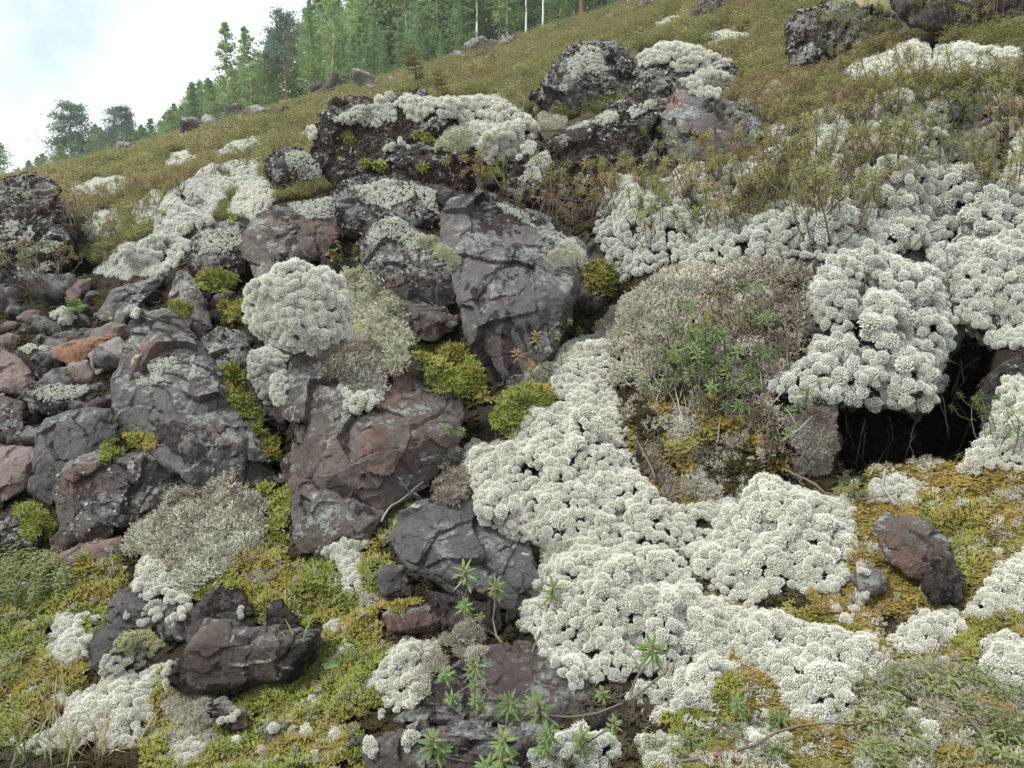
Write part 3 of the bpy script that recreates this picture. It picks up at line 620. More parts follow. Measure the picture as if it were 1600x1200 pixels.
def lichen_head(seed, n=210):
    """a rounded head of fine forking tips over a darker core"""
    r_ = np.random.default_rng(seed); b = MB(); bm = bmesh.new(); bmesh.ops.create_icosphere(bm, subdivisions=2, radius=0.76)
    V = np.array([v.co[:] for v in bm.verts])
    F = [tuple(v.index for v in f.verts) for f in bm.faces]; bm.free()
    lob = r_.normal(size=(5, 3)); lob /= np.linalg.norm(lob, axis=1)[:, None]; lob[:, 2] = np.abs(lob[:, 2])
    def rad(dv): return 0.86 + 0.26 * np.max(np.clip((dv @ lob.T - 0.72) / 0.28, 0, 1), axis=1) + 0.05 * pnoise(dv * 2.3 + seed)
    dv = V / np.linalg.norm(V, axis=1)[:, None]; b.add(dv * (rad(dv) * 0.80)[:, None], F, 1)
    k = np.arange(n) + .5; ph = np.arccos(1 - 1.72 * k / n); th = math.pi * (1 + 5 ** .5) * k
    D = np.stack([np.cos(th) * np.sin(ph), np.sin(th) * np.sin(ph), np.cos(ph)], 1) + r_.normal(size=(n, 3)) * .07; D /= np.linalg.norm(D, axis=1)[:, None]
    RR = rad(D) * r_.uniform(.86, 1.06, n)
    for d_, q in zip(D, RR):
        b.octa(d_ * q * .96, r_.uniform(.055, .095), d_, r_.uniform(1.2, 2.0), 0)
        if r_.random() < .5:
            e = d_ + r_.normal(size=3) * .13; b.octa(e * q * 1.03, r_.uniform(.03, .05), d_, 1.8, 0)
    return b
_lh = [lichen_head(s) for s in range(7)]
LH = {k: [b.mesh('lichen_head', list(m), False) for b in _lh] for k, m in LM.items()}
LHC = {k: src_collection('lichen_head_' + k, v) for k, v in LH.items()}

def lichen_patch(label, outl, mk='white', r=(.0085, .023), h=.05, group=None, n_try=None, mound=None, dens=.64, hole=.55, name='lichen_cushion'):
    """heads thrown onto what lies there (rock or ground), bulging towards the patch's middle"""
    pl = poly(outl); A = np.array(pl); x0, y0 = A.min(0); x1, y1 = A.max(0)
    rs = np.random.default_rng(int(abs(A.sum()) * 7) % 100003)
    area = (x1 - x0) * (y1 - y0); n_try = n_try or int(min(10000, 400 + area * .22))
    X = rs.uniform(x0, x1, n_try); Y = rs.uniform(y0, y1, n_try); k = in_poly(X, Y, pl); X, Y = X[k], Y[k]; E = edge_dist(X, Y, pl)
    sel, grid, cell = [], {}, r[1] * 2.6
    NZ = pnoise(np.stack([X / 26, Y / 26, np.full(len(X), 3.3)], 1)); NH = pnoise(np.stack([X / 60, Y / 60, np.full(len(X), 8.3)], 1)); NS = pnoise(np.stack([X / 24, Y / 24, np.full(len(X), 1.3)], 1))
    HO = pnoise(np.stack([X / 30, Y / 30, np.full(len(X), 6.1)], 1)); BT = rs.beta(1.3, 2.2, len(X))
    for x, y, e, nz_, nh_, ns_, ho_, bt_ in zip(X.tolist(), Y.tolist(), E.tolist(), NZ.tolist(), NH.tolist(), NS.tolist(), HO.tolist(), BT.tolist()):
        if e < 9 * nz_ + 2 or (area > 6000 and ho_ > hole): continue
        hh = BV.ray_cast(CAMP, Vector(((x - 800) / FPX, CP - SP * (600 - y) / FPX, SP + CP * (600 - y) / FPX)), 60.0)
        if hh[0] is None: continue
        P_, n_ = hh[0], hh[1]
        if n_.y > 0: n_ = -n_
        nx, ny, nzz = n_.x * .6, n_.y * .6 - .25, n_.z * .6 + .75; q = 1 / math.sqrt(nx * nx + ny * ny + nzz * nzz); nx *= q; ny *= q; nzz *= q
        em = e * P_.y / FPX; bl = math.sqrt(min(1, em / (h * 1.6 + 1e-6))) if h else 0
        hgt = h * bl * (0.78 + 1.05 * nh_ + .5 * ns_)
        p0, p1, p2 = P_.x + nx * hgt, P_.y + ny * hgt, P_.z + nzz * hgt
        rr = r[0] + (r[1] - r[0]) * min(1, max(0, bt_ + .25 * ns_))
        if em < rr * 1.5: rr *= .75
        i, j, k = int(p0 // cell), int(p1 // cell), int(p2 // cell); ok = True
        for a in (i - 1, i, i + 1):
            for b_ in (j - 1, j, j + 1):
                for c_ in (k - 1, k, k + 1):
                    for q in grid.get((a, b_, c_), ()):
                        dd = dens * (rr + q[3])
                        if (p0 - q[0]) ** 2 + (p1 - q[1]) ** 2 + (p2 - q[2]) ** 2 < dd * dd: ok = False; break
                    if not ok: break
                if not ok: break
            if not ok: break
        if not ok: continue
        grid.setdefault((i, j, k), []).append((p0, p1, p2, rr)); sel.append((np.array((p0, p1, p2)), np.array((nx, ny, nzz)), rr))
    if not sel: return None
    return build_heads(label, sel, mk, group, name, rs)
N_HEADS = [0]
def build_heads(label, sel, mk, group, name, rs):
    P = np.array([s[0] for s in sel]); N = np.array([s[1] for s in sel]); RR = np.array([s[2] for s in sel])
    N = N + rs.normal(size=N.shape) * .18
    E = frames_to_euler(N, rs.uniform(0, 6.28, len(P))); root = P.mean(0); root[2] = P[:, 2].min()
    o = empty(name, root, label, 'lichen', group)
    order = np.argsort(-RR / P[:, 1])
    for j, i in enumerate(order[:300]):
        link('lichen_head', LH[mk][rs.integers(7)], o, P[i] - root, E[i], (RR[i] * rs.uniform(.85, 1.2), RR[i] * rs.uniform(.85, 1.2), RR[i] * rs.uniform(.8, 1.2)))
    if len(order) > 300:
        q = order[300:]; c = scatter('lichen_heads', P[q] - root, E[q], RR[q], rs.integers(0, 7, len(q)), LHC[mk], o)
    N_HEADS[0] += len(P); return o

LICHENS = [
 ('upper part of the main white lichen drift spilling over the smooth dark-grey rock', '698,722 742,690 790,688 830,650 880,640 900,612 930,620 962,640 986,682 1002,730 1012,762 1052,800 1042,852 900,872 830,850 745,826 735,768 696,756', dict(h=.075)),
 ('right lobe of the main white lichen drift, bordering the orange moss', '1050,800 1130,790 1148,728 1176,712 1216,762 1330,790 1338,860 1325,906 1270,936 1225,920 1170,956 1130,940 1080,892 1040,850', dict(h=.07)),
 ('lower lobe of the main white lichen drift hanging over the brown slab', '898,872 1040,850 1086,900 1100,960 1130,1020 1090,1040 1040,1060 980,1062 900,1080 850,1030 812,986 815,946 845,890', dict(h=.075)),
 ('ragged lower tail of the main white lichen drift running into ochre moss', '1130,944 1170,956 1240,976 1335,1002 1404,1022 1400,1062 1350,1080 1346,1142 1290,1150 1230,1100 1180,1062 1120,990', dict(h=.06)),
 ('white lichen clump below the drift with a dark hollow at its left', '1000,1076 1060,1056 1090,1040 1140,1020 1146,1062 1126,1122 1060,1142 1000,1112 980,1090', dict(h=.05)),
 ('bright lichen clump at the bottom edge below the hollow', '1000,1160 1062,1142 1080,1180 1050,1215 1006,1215', dict(h=.04)),
 ('isolated bright lichen tuft among tea twigs at the bottom edge', '1144,1142 1190,1118 1238,1166 1232,1215 1158,1215', dict(h=.05)),
 ('low white lichen mound lying across the golden moss', '1376,1012 1440,962 1482,948 1508,985 1500,1002 1440,1022 1400,1032', dict(h=.045)),
 ('white lichen cluster cut by the right edge beside the mauve rock', '1536,930 1570,868 1640,860 1640,966 1560,966 1510,962', dict(h=.05)),
 ('overexposed white lichen bank in the lower right corner', '1506,1044 1545,1000 1640,990 1640,1140 1560,1092 1500,1064', dict(h=.05)),
 ('grey-white lichen slope right of the black hollow', '1498,756 1512,722 1540,662 1572,600 1640,570 1640,740 1552,742', dict(h=.06)),
 ('small white lichen cushion at the foot of the black hollow', '1358,790 1365,756 1400,744 1450,756 1452,792 1398,800', dict(h=.05)),
 ('great bulging lichen overhang hanging above the black hollow', '1250,470 1290,420 1350,404 1420,410 1470,440 1484,540 1472,602 1436,655 1380,644 1330,642 1290,640 1262,632 1204,644 1212,590 1262,570 1270,520', dict(h=.10, mk='grey', r=(.010, .028), hole=.28)),
 ('grey-white lichen bank above and right of the black hollow', '1440,404 1500,370 1640,392 1640,560 1540,546 1500,500 1472,440', dict(h=.08, mk='grey', r=(.010, .027), hole=.35)),
 ('vast pale lichen carpet on the bank under the tea shrubs', '948,292 1060,270 1180,262 1230,222 1330,200 1440,208 1640,205 1640,400 1500,372 1430,402 1340,402 1270,412 1200,422 1060,424 960,444 928,380', dict(h=.08, mk='grey', r=(.012, .030), n_try=11000)),
 ('white lichen crest at the top of the bank behind tea shrubs', '1308,132 1350,90 1430,68 1520,78 1640,96 1640,135 1500,122 1420,122 1340,142', dict(h=.07, r=(.018, .03))),
 ('white lichen cap on the slope left of the grey-violet slab top', '1058,132 1110,106 1166,125 1160,152 1090,152', dict(h=.06, r=(.018, .03))),
 ('pale lichen covering the round-shouldered boulder', '988,90 1040,68 1100,78 1144,100 1110,112 1050,118 1004,106', dict(h=.04, r=(.02, .034))),
 ('wide white lichen mat draped over the long lichen-crusted boulder', '618,162 640,150 690,162 730,152 780,150 818,170 840,205 832,240 790,266 758,256 734,226 718,195 690,186 650,192 620,182', dict(h=.07, r=(.017, .030))),
 ('small white lichen tuft on the dark face of the long boulder', '598,236 625,216 648,236', dict(h=.02, r=(.016, .026))),
 ('dull grey lichen on the left shoulder of the long boulder', '520,190 560,166 620,160 625,195 590,200 545,200', dict(h=.015, mk='grey', r=(.010, .018))),
 ('long grey-green lichen bank leaning along the scree top', '238,362 270,308 330,266 412,248 416,286 356,306 336,346 292,376 250,388', dict(h=.17, mk='grey', r=(.018, .042), hole=.45)),
 ('pale lichen clump climbing beside the silvery domed rock', '346,338 386,280 424,284 436,314 396,342', dict(h=.10, r=(.016, .034))),
 ('white lichen hump alone in the meadow below the young trees', '234,276 262,242 302,234 316,256 270,276', dict(h=.14, r=(.03, .06))),
 ('flat white lichen streak right of the skyline boulder', '108,300 150,280 212,282 212,316 130,324', dict(h=.10, r=(.022, .045))),
 ('grey lichen patch among yellow shrubs above the scree', '128,360 140,335 198,320 206,372 160,392', dict(h=.09, mk='grey', r=(.018, .038))),
 ('grey-green lichen patch sloping just over the scree', '140,428 200,385 250,378 266,422 200,436', dict(h=.07, mk='grey', r=(.014, .032))),
 ('fringe of white lichen on the long arched stone', '186,436 200,424 252,414 264,424 240,432 200,440', dict(h=.02, r=(.012, .022))),
 ('white lichen hump behind the left end of the long boulder', '464,212 495,198 506,220 470,230', dict(h=.04, r=(.02, .034))),
 ('sprawling white lichen drift at the lower left below the yellow-green cushion', '32,1172 100,1132 116,1090 160,1076 170,1036 200,1050 266,1036 266,1070 240,1096 246,1130 200,1172 120,1172 60,1182', dict(h=.05)),
 ('compact white lichen cluster at the left beside the dark blue-grey rock', '70,1012 90,966 126,966 146,1002 120,1036 85,1042', dict(h=.045)),
 ('white lichen clump with tan tips above the blue-grey wedge', '204,932 214,890 246,864 286,870 286,910 306,932 260,946 215,936', dict(h=.045)),
 ('upright white lichen clump beside the smooth dark-grey rock', '504,862 540,838 572,850 565,890 588,920 556,946 530,940 530,900', dict(h=.045)),
 ('white lichen cluster stepping down left of the brown slab', '562,1082 600,1040 640,1000 690,1010 682,1050 650,1102 620,1112 590,1092', dict(h=.05)),
 ('small white lichen ring around a tan centre near the green leaf', '498,985 530,975 558,995 556,1028 524,1032 535,1005', dict(h=.02)),
 ('white lichen lobe on the left flank of the tan mound', '862,562 890,538 950,515 962,580 970,642 920,640 880,642 858,600', dict(h=.06)),
 ('white lichen at the bottom edge between tea sprigs', '828,1170 900,1148 972,1160 950,1215 826,1215', dict(h=.04, mk='grey')),
 ('yellow-green lichen cushion with a smooth close surface', '172,1022 190,988 240,982 256,1010 240,1036', dict(h=.05, mk='green', r=(.006, .010))),
 ('small white lichen tuft at the bottom edge left of centre', '262,1180 290,1152 320,1162 345,1185 290,1200', dict(h=.02)),
 ('tiny white lichen tuft in moss right of the sunken rocks', '505,1160 520,1146 546,1158 540,1172 515,1172', dict(h=.015)),
 ('white lichen crumbs at the bottom edge in moss', '440,1176 480,1160 500,1185 470,1205', dict(h=.015)),
 ('single white lichen tuft left of the sprawling drift', '28,1066 40,1052 60,1062 48,1076', dict(h=.01)),
 ('white lichen speck at the left edge of the mossy slope', '-10,1064 22,1050 24,1062 -10,1074', dict(h=.01)),
 ('small white lichen blot on the purple-brown rock', '618,1156 630,1144 644,1150 640,1172 626,1172', dict(h=.01)),
 ('little white clump at the tip of the ochre moss slope', '222,962 232,942 250,950 250,980 230,985', dict(h=.015)),
 ('drooping grey lichen in the shade under the round cushion', '388,560 420,545 450,560 450,610 440,640 410,628 392,600', dict(h=.05, mk='grey', r=(.010, .018))),
 ('small white lichen clump lower on the great slab boulder', '528,600 548,588 556,612 590,606 600,620 590,648 560,655 540,636', dict(h=.03)),
 ('tiny white lichen tufts near the arched stone', '195,488 208,478 218,486 212,496 198,496', dict(h=.01, r=(.012, .02))),
 ('tiny lichen dots on the scree by the small fern', '78,492 96,480 118,488 124,500 100,508', dict(h=.01, r=(.012, .02))),
 ('pale lichen at the meadow side of the round-shouldered boulder', '1180,215 1225,190 1245,200 1222,232', dict(h=.03, mk='grey', r=(.016, .028))),
]
LICHENS += [
 ('greenish-cream lichen draping from the round cushion down the right side of the great slab boulder', '522,470 548,436 590,440 626,492 640,548 612,590 590,556 556,540 530,520', dict(h=.05, mk='green', r=(.007, .017), hole=.25)),
 ('pale lichen glimpsed between the stems of the tea thicket', '1230,212 1320,160 1430,150 1640,150 1640,210 1440,212 1330,204', dict(h=.06, mk='grey', r=(.016, .032), hole=.3)),
 ('small white lichen heads among green stems in the lower right corner', '1340,1100 1400,1060 1520,1050 1600,1110 1600,1200 1340,1200', dict(h=.02, hole=-.2, r=(.007, .015))),
 ('single white lichen heads sprinkled over the golden moss at the lower right', '1120,960 1260,985 1500,1005 1560,1040 1480,1060 1380,1080 1360,1160 1240,1200 1120,1180 1080,1080', dict(h=.012, hole=-.22, r=(.008, .019))),
 ('single white lichen heads sprinkled over the mossy ground at the lower left', '10,990 150,880 330,900 420,960 260,990 240,1090 300,1120 420,1110 600,1020 600,1180 240,1190 20,1120', dict(h=.012, hole=-.36, r=(.007, .015))),
 ('white lichen heads trailing between the right lobe and the mauve rock', '1290,900 1345,850 1360,940 1330,985 1260,965', dict(h=.015, hole=-.1, r=(.008, .017))),
 ('white lichen tongue joining the lower lobe and the ragged tail', '1085,940 1135,945 1150,1010 1110,1050 1060,1020', dict(h=.05)),
 ('grey-green lichen mound in the meadow between the white hump and the young trees', '318,250 360,226 410,216 420,238 360,255', dict(h=.10, mk='grey', r=(.03, .055), hole=.2)),
 ('white crumbly lichen cap on the wedge-shaped boulder', '570,380 585,346 622,341 664,368 676,392 640,392 610,372 590,384', dict(h=.012, mk='grey', r=(.004, .010), hole=.15)),
 ('bright crumbly lichen blotch across the squat boulder', '556,292 600,280 645,284 650,312 606,336 562,322', dict(h=.012, r=(.005, .012), hole=.1)),
 ('crumbly lichen on the right shoulder of the squat boulder', '642,284 682,300 688,340 664,336', dict(h=.01, mk='grey', r=(.005, .011), hole=.15)),
 ('crumbly white lichen rim along the upper right edge of the tall split boulder', '772,316 850,343 896,372 912,396 870,390 824,356 790,334', dict(h=.01, mk='grey', r=(.004, .009), hole=.2)),
 ('silvery fine lichen cap on the domed rock', '436,236 470,234 506,260 510,284 468,286 452,262', dict(h=.02, mk='grey', r=(.006, .012), hole=.5)),
 ('crumbly pale lichen speckle on the upper flank of the pyramid-shaped boulder', '200,560 255,545 300,560 318,590 262,606 214,600', dict(h=.006, mk='grey', r=(.003, .007), hole=.05)),
 ('crumbly lichen on the pale lichen-blotched rock', '310,360 372,352 384,380 350,400 316,396', dict(h=.008, mk='grey', r=(.004, .009), hole=.15)),
 ('crumbly pale lichen over the ridge of the angular dark boulder', '448,318 520,306 526,345 500,352 470,340', dict(h=.012, mk='grey', r=(.005, .011), hole=.2)),
 ('grey-green lichen skin on the lower half of the skyline boulder', '5,345 50,340 60,370 100,380 95,425 30,435', dict(h=.01, mk='grey', r=(.006, .013), hole=.0)),
 ('thin white lichen on the left foot of the broad crumbling boulder', '800,290 830,250 860,230 870,240 845,285', dict(h=.012, mk='grey', r=(.006, .013), hole=.1)),
 ('pale lichen along the upper edge of the broad crumbling boulder', '880,205 940,178 1000,152 1030,160 1000,185 930,205', dict(h=.015, mk='grey', r=(.006, .014), hole=.1)),
 ('grey lichen on the crest of the peaked boulder', '885,90 915,70 940,80 950,110 900,130 880,120', dict(h=.015, mk='grey', r=(.009, .018), hole=.1)),
 ('white lichen cap on the upright dark rock of the scree', '28,546 50,536 76,542 74,550 40,552', dict(h=.008, r=(.005, .010), hole=.5)),
 ('grey-green lichen on the thin flat slab of the scree', '40,610 80,602 148,606 120,622 60,630', dict(h=.008, mk='grey', r=(.005, .011), hole=.2)),
 ('pale grey small-headed lichen on the crown of the tan-grey dome', '985,480 1030,440 1090,428 1125,440 1080,470 1020,500', dict(h=.05, mk='grey', r=(.006, .012))),
 ('small pale lichen tufts strewn over the straggly grey-brown mound', '1130,450 1180,425 1240,435 1250,500 1190,540 1120,520', dict(h=.05, mk='grey', r=(.006, .013), hole=-.1)),
 ('long white lichen streak among stones near the forest edge', '700,104 740,92 800,80 830,78 800,92 740,104', dict(h=.04, r=(.06, .11))),
 ('small white lichen hump in the meadow right of the fallen log', '585,158 605,148 622,156 605,164', dict(h=.05, r=(.04, .07))),
 ('low pale lichen humps near the rocks on the left forest rim', '400,196 440,186 470,180 462,190 420,202', dict(h=.06, r=(.06, .1))),
 ('white lichen blot high in the meadow near the birch trunks', '1020,40 1050,24 1074,30 1060,46 1030,50', dict(h=.05, r=(.05, .09))),
 ('white lichen scatter between the peaked boulder and the top edge rock', '1090,60 1130,48 1180,56 1170,72 1110,74', dict(h=.04, r=(.03, .05))),
 ('grey-white lichen carpet on the slope left of the long grey-green bank', '205,335 240,298 266,308 240,352 210,376', dict(h=.10, mk='grey', r=(.016, .04))),
 ('pale lichen apron below the long grey-green bank', '200,398 250,368 304,383 292,414 240,428 205,428', dict(h=.08, mk='grey', r=(.014, .034))),
]
for (lb, ol, op) in LICHENS: lichen_patch(lb, ol, **op)

# the round cushion on top of the great slab boulder: heads all over an upright ellipsoid
h = hit(478, 566); c0 = np.array(at(462, 484, (h[0].y if h[0] else 2.8) + .02)); rx = 76 * c0[1] / FPX; rs = np.random.default_rng(5)
core = empty('lichen_cushion', c0 - np.array([0, 0, rx]), 'big round white lichen cushion sitting like a cauliflower on the great slab boulder', 'lichen')
sel = []
for t_ in range(5000):
    d_ = rs.normal(size=3); d_ /= np.linalg.norm(d_)
    if d_[2] < -.75: continue
    s_ = 1 + .20 * float(pnoise(d_[None] * 1.3 + 2.2)[0]) + .12 * float(pnoise(d_[None] * 3.3)[0]); s_ *= 1 + .25 * max(0, d_[0] * .8 - d_[2] * .6) ** 2 - .10 * max(0, -d_[0] - d_[2]); p = c0 + d_ * np.array([rx, rx * .9, rx * .98]) * s_ * .92; rr = .012 + .012 * rs.beta(1.4, 2)
    if all(np.sum((p - q[0]) ** 2) > (.62 * (rr + q[2])) ** 2 for q in sel): sel.append((p, d_ * .8 + np.array([0, 0, .3]), rr))
root = np.array(core.location)
E = frames_to_euler(np.array([s[1] for s in sel]), rs.uniform(0, 6.28, len(sel)))
for i, (p, n_, rr) in enumerate(sel[:300]): link('lichen_head', LH['white'][i % 7], core, p - root, E[i], rr)
if len(sel) > 300: q = sel[300:]; scatter('lichen_heads', np.array([s[0] for s in q]) - root, E[300:], [s[2] for s in q], rs.integers(0, 7, len(q)), LHC['white'], core)
bm = bmesh.new(); bmesh.ops.create_icosphere(bm, subdivisions=3, radius=rx * .84); me = bpy.data.meshes.new('stem_mass'); bm.to_mesh(me); bm.free(); me.materials.append(LM['grey'][1]); link('stem_mass', me, core, (0, 0, rx))
print('lichen heads', N_HEADS[0])
# ------------------------------------------------------------------ moss, branching lichen, crust flakes
def sample_tris(V, F, w, n, r_):
    a = V[F[:, 0]]; b = V[F[:, 1]]; c = V[F[:, 2]]; cr = np.cross(b - a, c - a); ar = np.linalg.norm(cr, axis=1) * .5; N = cr / (2 * ar[:, None] + 1e-12)
    p = ar * w; p /= p.sum(); k = r_.choice(len(F), n, p=p); s, t_ = r_.random(n), r_.random(n); m = s + t_ > 1; s[m] = 1 - s[m]; t_[m] = 1 - t_[m]
    return a[k] + s[:, None] * (b - a)[k] + t_[:, None] * (c - a)[k], N[k], k
def moss_sprig(seed, n=9, W=.26, up=.5):
    r_ = np.random.default_rng(seed); b = MB()
    for k in range(n):
        th = k * 2.4 + r_.uniform(-.4, .4); el = r_.uniform(.1, 1.2) * up * 1.6
        d = np.array([math.cos(th) * math.cos(el), math.sin(th) * math.cos(el), math.sin(el)])
        b.leaf(r_.normal(size=3) * [.12, .12, .02], d, [0, 0, 1], r_.uniform(.55, 1.05), W * r_.uniform(.7, 1.2), r_.uniform(-.1, .4))
    return b
def feather(seed):
    r_ = np.random.default_rng(seed); b = MB()
    for k in range(3):
        th = k * 2.1 + r_.uniform(-.5, .5); el = r_.uniform(.15, .7); d = np.array([math.cos(th) * math.cos(el), math.sin(th) * math.cos(el), math.sin(el)])
        sd = np.cross(d, [0, 0, 1]); sd /= np.linalg.norm(sd)
        for j in range(7):
            q = j / 7; o = d * q * 1.0 + np.array([0, 0, -.25 * q * q])
            for s in (-1, 1): b.leaf(o, sd * s + d * .7 + np.array([0, 0, .1]), [0, 0, 1], .34 * (1 - .6 * q), .11, .1)
        b.leaf([0, 0, 0], d, [0, 0, 1], 1.1, .06, .25)
    return b
def branchy(seed):
    """bushy forked lichen"""
    r_ = np.random.default_rng(seed); b = MB()
    def grow(o, d, L, rad, lev):
        e = o + d * L; s1 = np.cross(d, [.3, .5, .8]); s1 /= np.linalg.norm(s1); s2 = np.cross(d, s1)
        V = [o + s1 * rad, o - s1 * rad * .5 + s2 * rad, o - s1 * rad * .5 - s2 * rad, e + s1 * rad * .6, e - s1 * rad * .3 + s2 * rad * .6, e - s1 * rad * .3 - s2 * rad * .6]
        b.add(V, [(0, 1, 4, 3), (1, 2, 5, 4), (2, 0, 3, 5)])
        if lev == 0: return
        for _ in range(2 + (r_.random() < .4)):
            dd = d + r_.normal(size=3) * .55; dd[2] += .15; dd /= np.linalg.norm(dd); grow(e, dd, L * r_.uniform(.6, .85), rad * .75, lev - 1)
    for k in range(6):
        th = k * 1.05 + r_.uniform(-.4, .4); el = r_.uniform(.3, 1.4); grow(np.array([0, 0, -.1]), np.array([math.cos(th) * math.cos(el), math.sin(th) * math.cos(el), math.sin(el)]), .42, .075, 3)
    return b
def flake(seed):
    """a curled leafy lobe of rock lichen"""
    r_ = np.random.default_rng(seed); n = 7; V = [(0, 0, 0)]
    for k in range(n):
        a = 6.283 * k / n; q = r_.uniform(.6, 1.1); V.append((q * math.cos(a), q * math.sin(a), r_.uniform(.1, .6)))
    b = MB(); b.add(V, [(0, 1 + k, 1 + (k + 1) % n) for k in range(n)]); return b
MG = leafy_mat('moss_green', (0.095, 0.115, 0.024), (0.30, 0.325, 0.085), 9.0, .9, .1, .55, c=(0.25, 0.22, 0.06))
MO = leafy_mat('moss_ochre', (0.100, 0.074, 0.022), (0.34, 0.265, 0.075), 8.0, .9, .1, .6, c=(0.20, 0.195, 0.06))
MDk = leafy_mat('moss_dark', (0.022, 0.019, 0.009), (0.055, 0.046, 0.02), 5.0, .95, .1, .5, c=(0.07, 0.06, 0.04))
MT = leafy_mat('branching_lichen_tan', (0.30, 0.28, 0.215), (0.54, 0.52, 0.435), 6.0, .95, .05, .6, c=(0.52, 0.515, 0.42))
MT2 = leafy_mat('branching_lichen_pale', (0.38, 0.38, 0.26), (0.57, 0.56, 0.43), 6.0, .95, .05, .5)
MTB = leafy_mat('branching_lichen_brown', (0.15, 0.128, 0.095), (0.39, 0.36, 0.29), 6.0, .95, .05, .6, c=(0.46, 0.44, 0.37))
C_MG = src_collection('moss_sprig_green', [moss_sprig(s, 9).mesh('moss_sprig', [MG], False) for s in range(4)])
C_MO = src_collection('moss_sprig_ochre', [feather(s).mesh('moss_sprig', [MO], False) for s in range(4)])
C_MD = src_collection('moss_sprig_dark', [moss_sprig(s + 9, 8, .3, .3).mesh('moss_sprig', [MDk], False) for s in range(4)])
_br = [branchy(s) for s in range(4)]
C_T = {k: src_collection('branching_' + k, [b.mesh('branching_lichen', [m], False) for b in _br]) for k, m in (('tan', MT), ('pale', MT2), ('brown', MTB))}

NEARV, NEARF = TV, np.concatenate([TF[:, [0, 1, 2]], TF[:, [0, 2, 3]]])
_fc = NEARV[NEARF].mean(1); _fx, _fy = project(_fc)
_jn = 1.3 * fbm(np.stack([_fx / 34, _fy / 34, np.zeros(len(_fx))], 1), 3)
def cover(name, label, pls, n, coll, s, lift=0.0, dmax=6.0, mound=0.0, parent=None, rocks=(), kind='stuff', cat=None):
    """scatter over the ground (and over the named rocks) inside regions"""
    m = np.zeros(len(_fc), bool); jx = 22 * _jn; jy = 16 * np.roll(_jn, 7)
    for pl in pls: m |= in_poly(_fx + jx, _fy + jy, pl)
    for L_ in LICHENS:
        if L_[2].get('h', .05) < .025: continue
        q_ = poly(L_[1]); q_c = np.mean(q_, 0); m &= ~in_poly(_fx + jx * .3, _fy + jy * .3, [tuple(q_c + (np.array(w_) - q_c) * .9) for w_ in q_])
    m &= (_fc[:, 1] < dmax) & (_fc[:, 1] > .6)
    w = np.where(m, 1 / _fc[:, 1] ** 2, 0)
    P, N, _ = sample_tris(NEARV, NEARF, w, n, rng)
    if rocks:
        PP, NN = [P], [N]
        for k, zmin, nn in rocks:
            V, Tr = meta[k][5], meta[k][6]; c = V[Tr].mean(1); fx, fy = project(c); fn = np.cross(V[Tr[:, 1]] - V[Tr[:, 0]], V[Tr[:, 2]] - V[Tr[:, 0]]); fn /= np.linalg.norm(fn, axis=1)[:, None] + 1e-9
            mm = np.zeros(len(c), bool)
            for pl in pls: mm |= in_poly(fx, fy, pl)
            mm &= fn[:, 2] > zmin
            if mm.sum() < 3: continue
            p2, n2, _ = sample_tris(V, Tr, mm.astype(float), nn, rng); PP.append(p2); NN.append(n2)
        P, N = np.concatenate(PP), np.concatenate(NN)
    N = np.where(N[:, 2:3] < 0, -N, N)
    nz_ = fbm(P * 9, 2)
    P = P + N * (lift + mound * np.clip(.5 + nz_, 0, 1.4))[:, None]
    N = N + rng.normal(size=N.shape) * .25 + np.array([0, 0, .4])
    sc = rng.uniform(s[0], s[1], len(P)) * np.clip(P[:, 1] / 2.0, .8, 2.2)
    o = scatter(name, P, frames_to_euler(N, rng.uniform(0, 6.28, len(P))), sc, rng.integers(0, 4, len(P)), coll, parent)
    if cat: tag(o, label, cat)
    else: tag(o, label)
    return o
def px_cover(name, label, pls, n, coll, s, h=0.03, holes=.0, nf=26, cat=None, up=.5):
    """the same, thrown onto whatever is seen there (rocks too), bulging towards the middle of each region"""
    P, N, S = [], [], []
    tot = sum(abs(sum(a[0] * b[1] - a[1] * b[0] for a, b in zip(pl, pl[1:] + pl[:1]))) for pl in pls)
    for pl in pls:
        A = np.array(pl); ar = abs(sum(a[0] * b[1] - a[1] * b[0] for a, b in zip(pl, pl[1:] + pl[:1]))); nn = max(8, int(n * ar / tot))
        X = rng.uniform(A[:, 0].min(), A[:, 0].max(), nn * 3); Y = rng.uniform(A[:, 1].min(), A[:, 1].max(), nn * 3); k = in_poly(X, Y, pl); X, Y = X[k][:nn], Y[k][:nn]
        E = edge_dist(X, Y, pl); Z = pnoise(np.stack([X / nf, Y / nf, np.full(len(X), 4.4)], 1))
        for x, y, e, z in zip(X.tolist(), Y.tolist(), E.tolist(), Z.tolist()):
            if e < 16 * z + 4 or z > 1.0 - holes: continue
            q = BV.ray_cast(CAMP, Vector(((x - 800) / FPX, CP - SP * (600 - y) / FPX, SP + CP * (600 - y) / FPX)), 60.0)
            if q[0] is None: continue
            nr = q[1] if q[1].y < 0 else -q[1]; nr = (nr * (1 - up) + Vector((0, -.15, up))).normalized(); bl = math.sqrt(min(1, e * q[0].y / FPX / (h * 1.5 + 1e-6))) if h else 0
            P.append(q[0] + nr * h * bl * (.75 + .75 * z)); N.append(nr); S.append(q[0].y)
    P = np.array(P); N = np.array(N) + rng.normal(size=(len(P), 3)) * .3; S = np.array(S)
    o = scatter(name, P, frames_to_euler(N, rng.uniform(0, 6.28, len(P))), rng.uniform(s[0], s[1], len(P)) * np.clip(S / 2.0, .8, 2.2), rng.integers(0, 4, len(P)), coll)
    tag(o, label, cat); return o

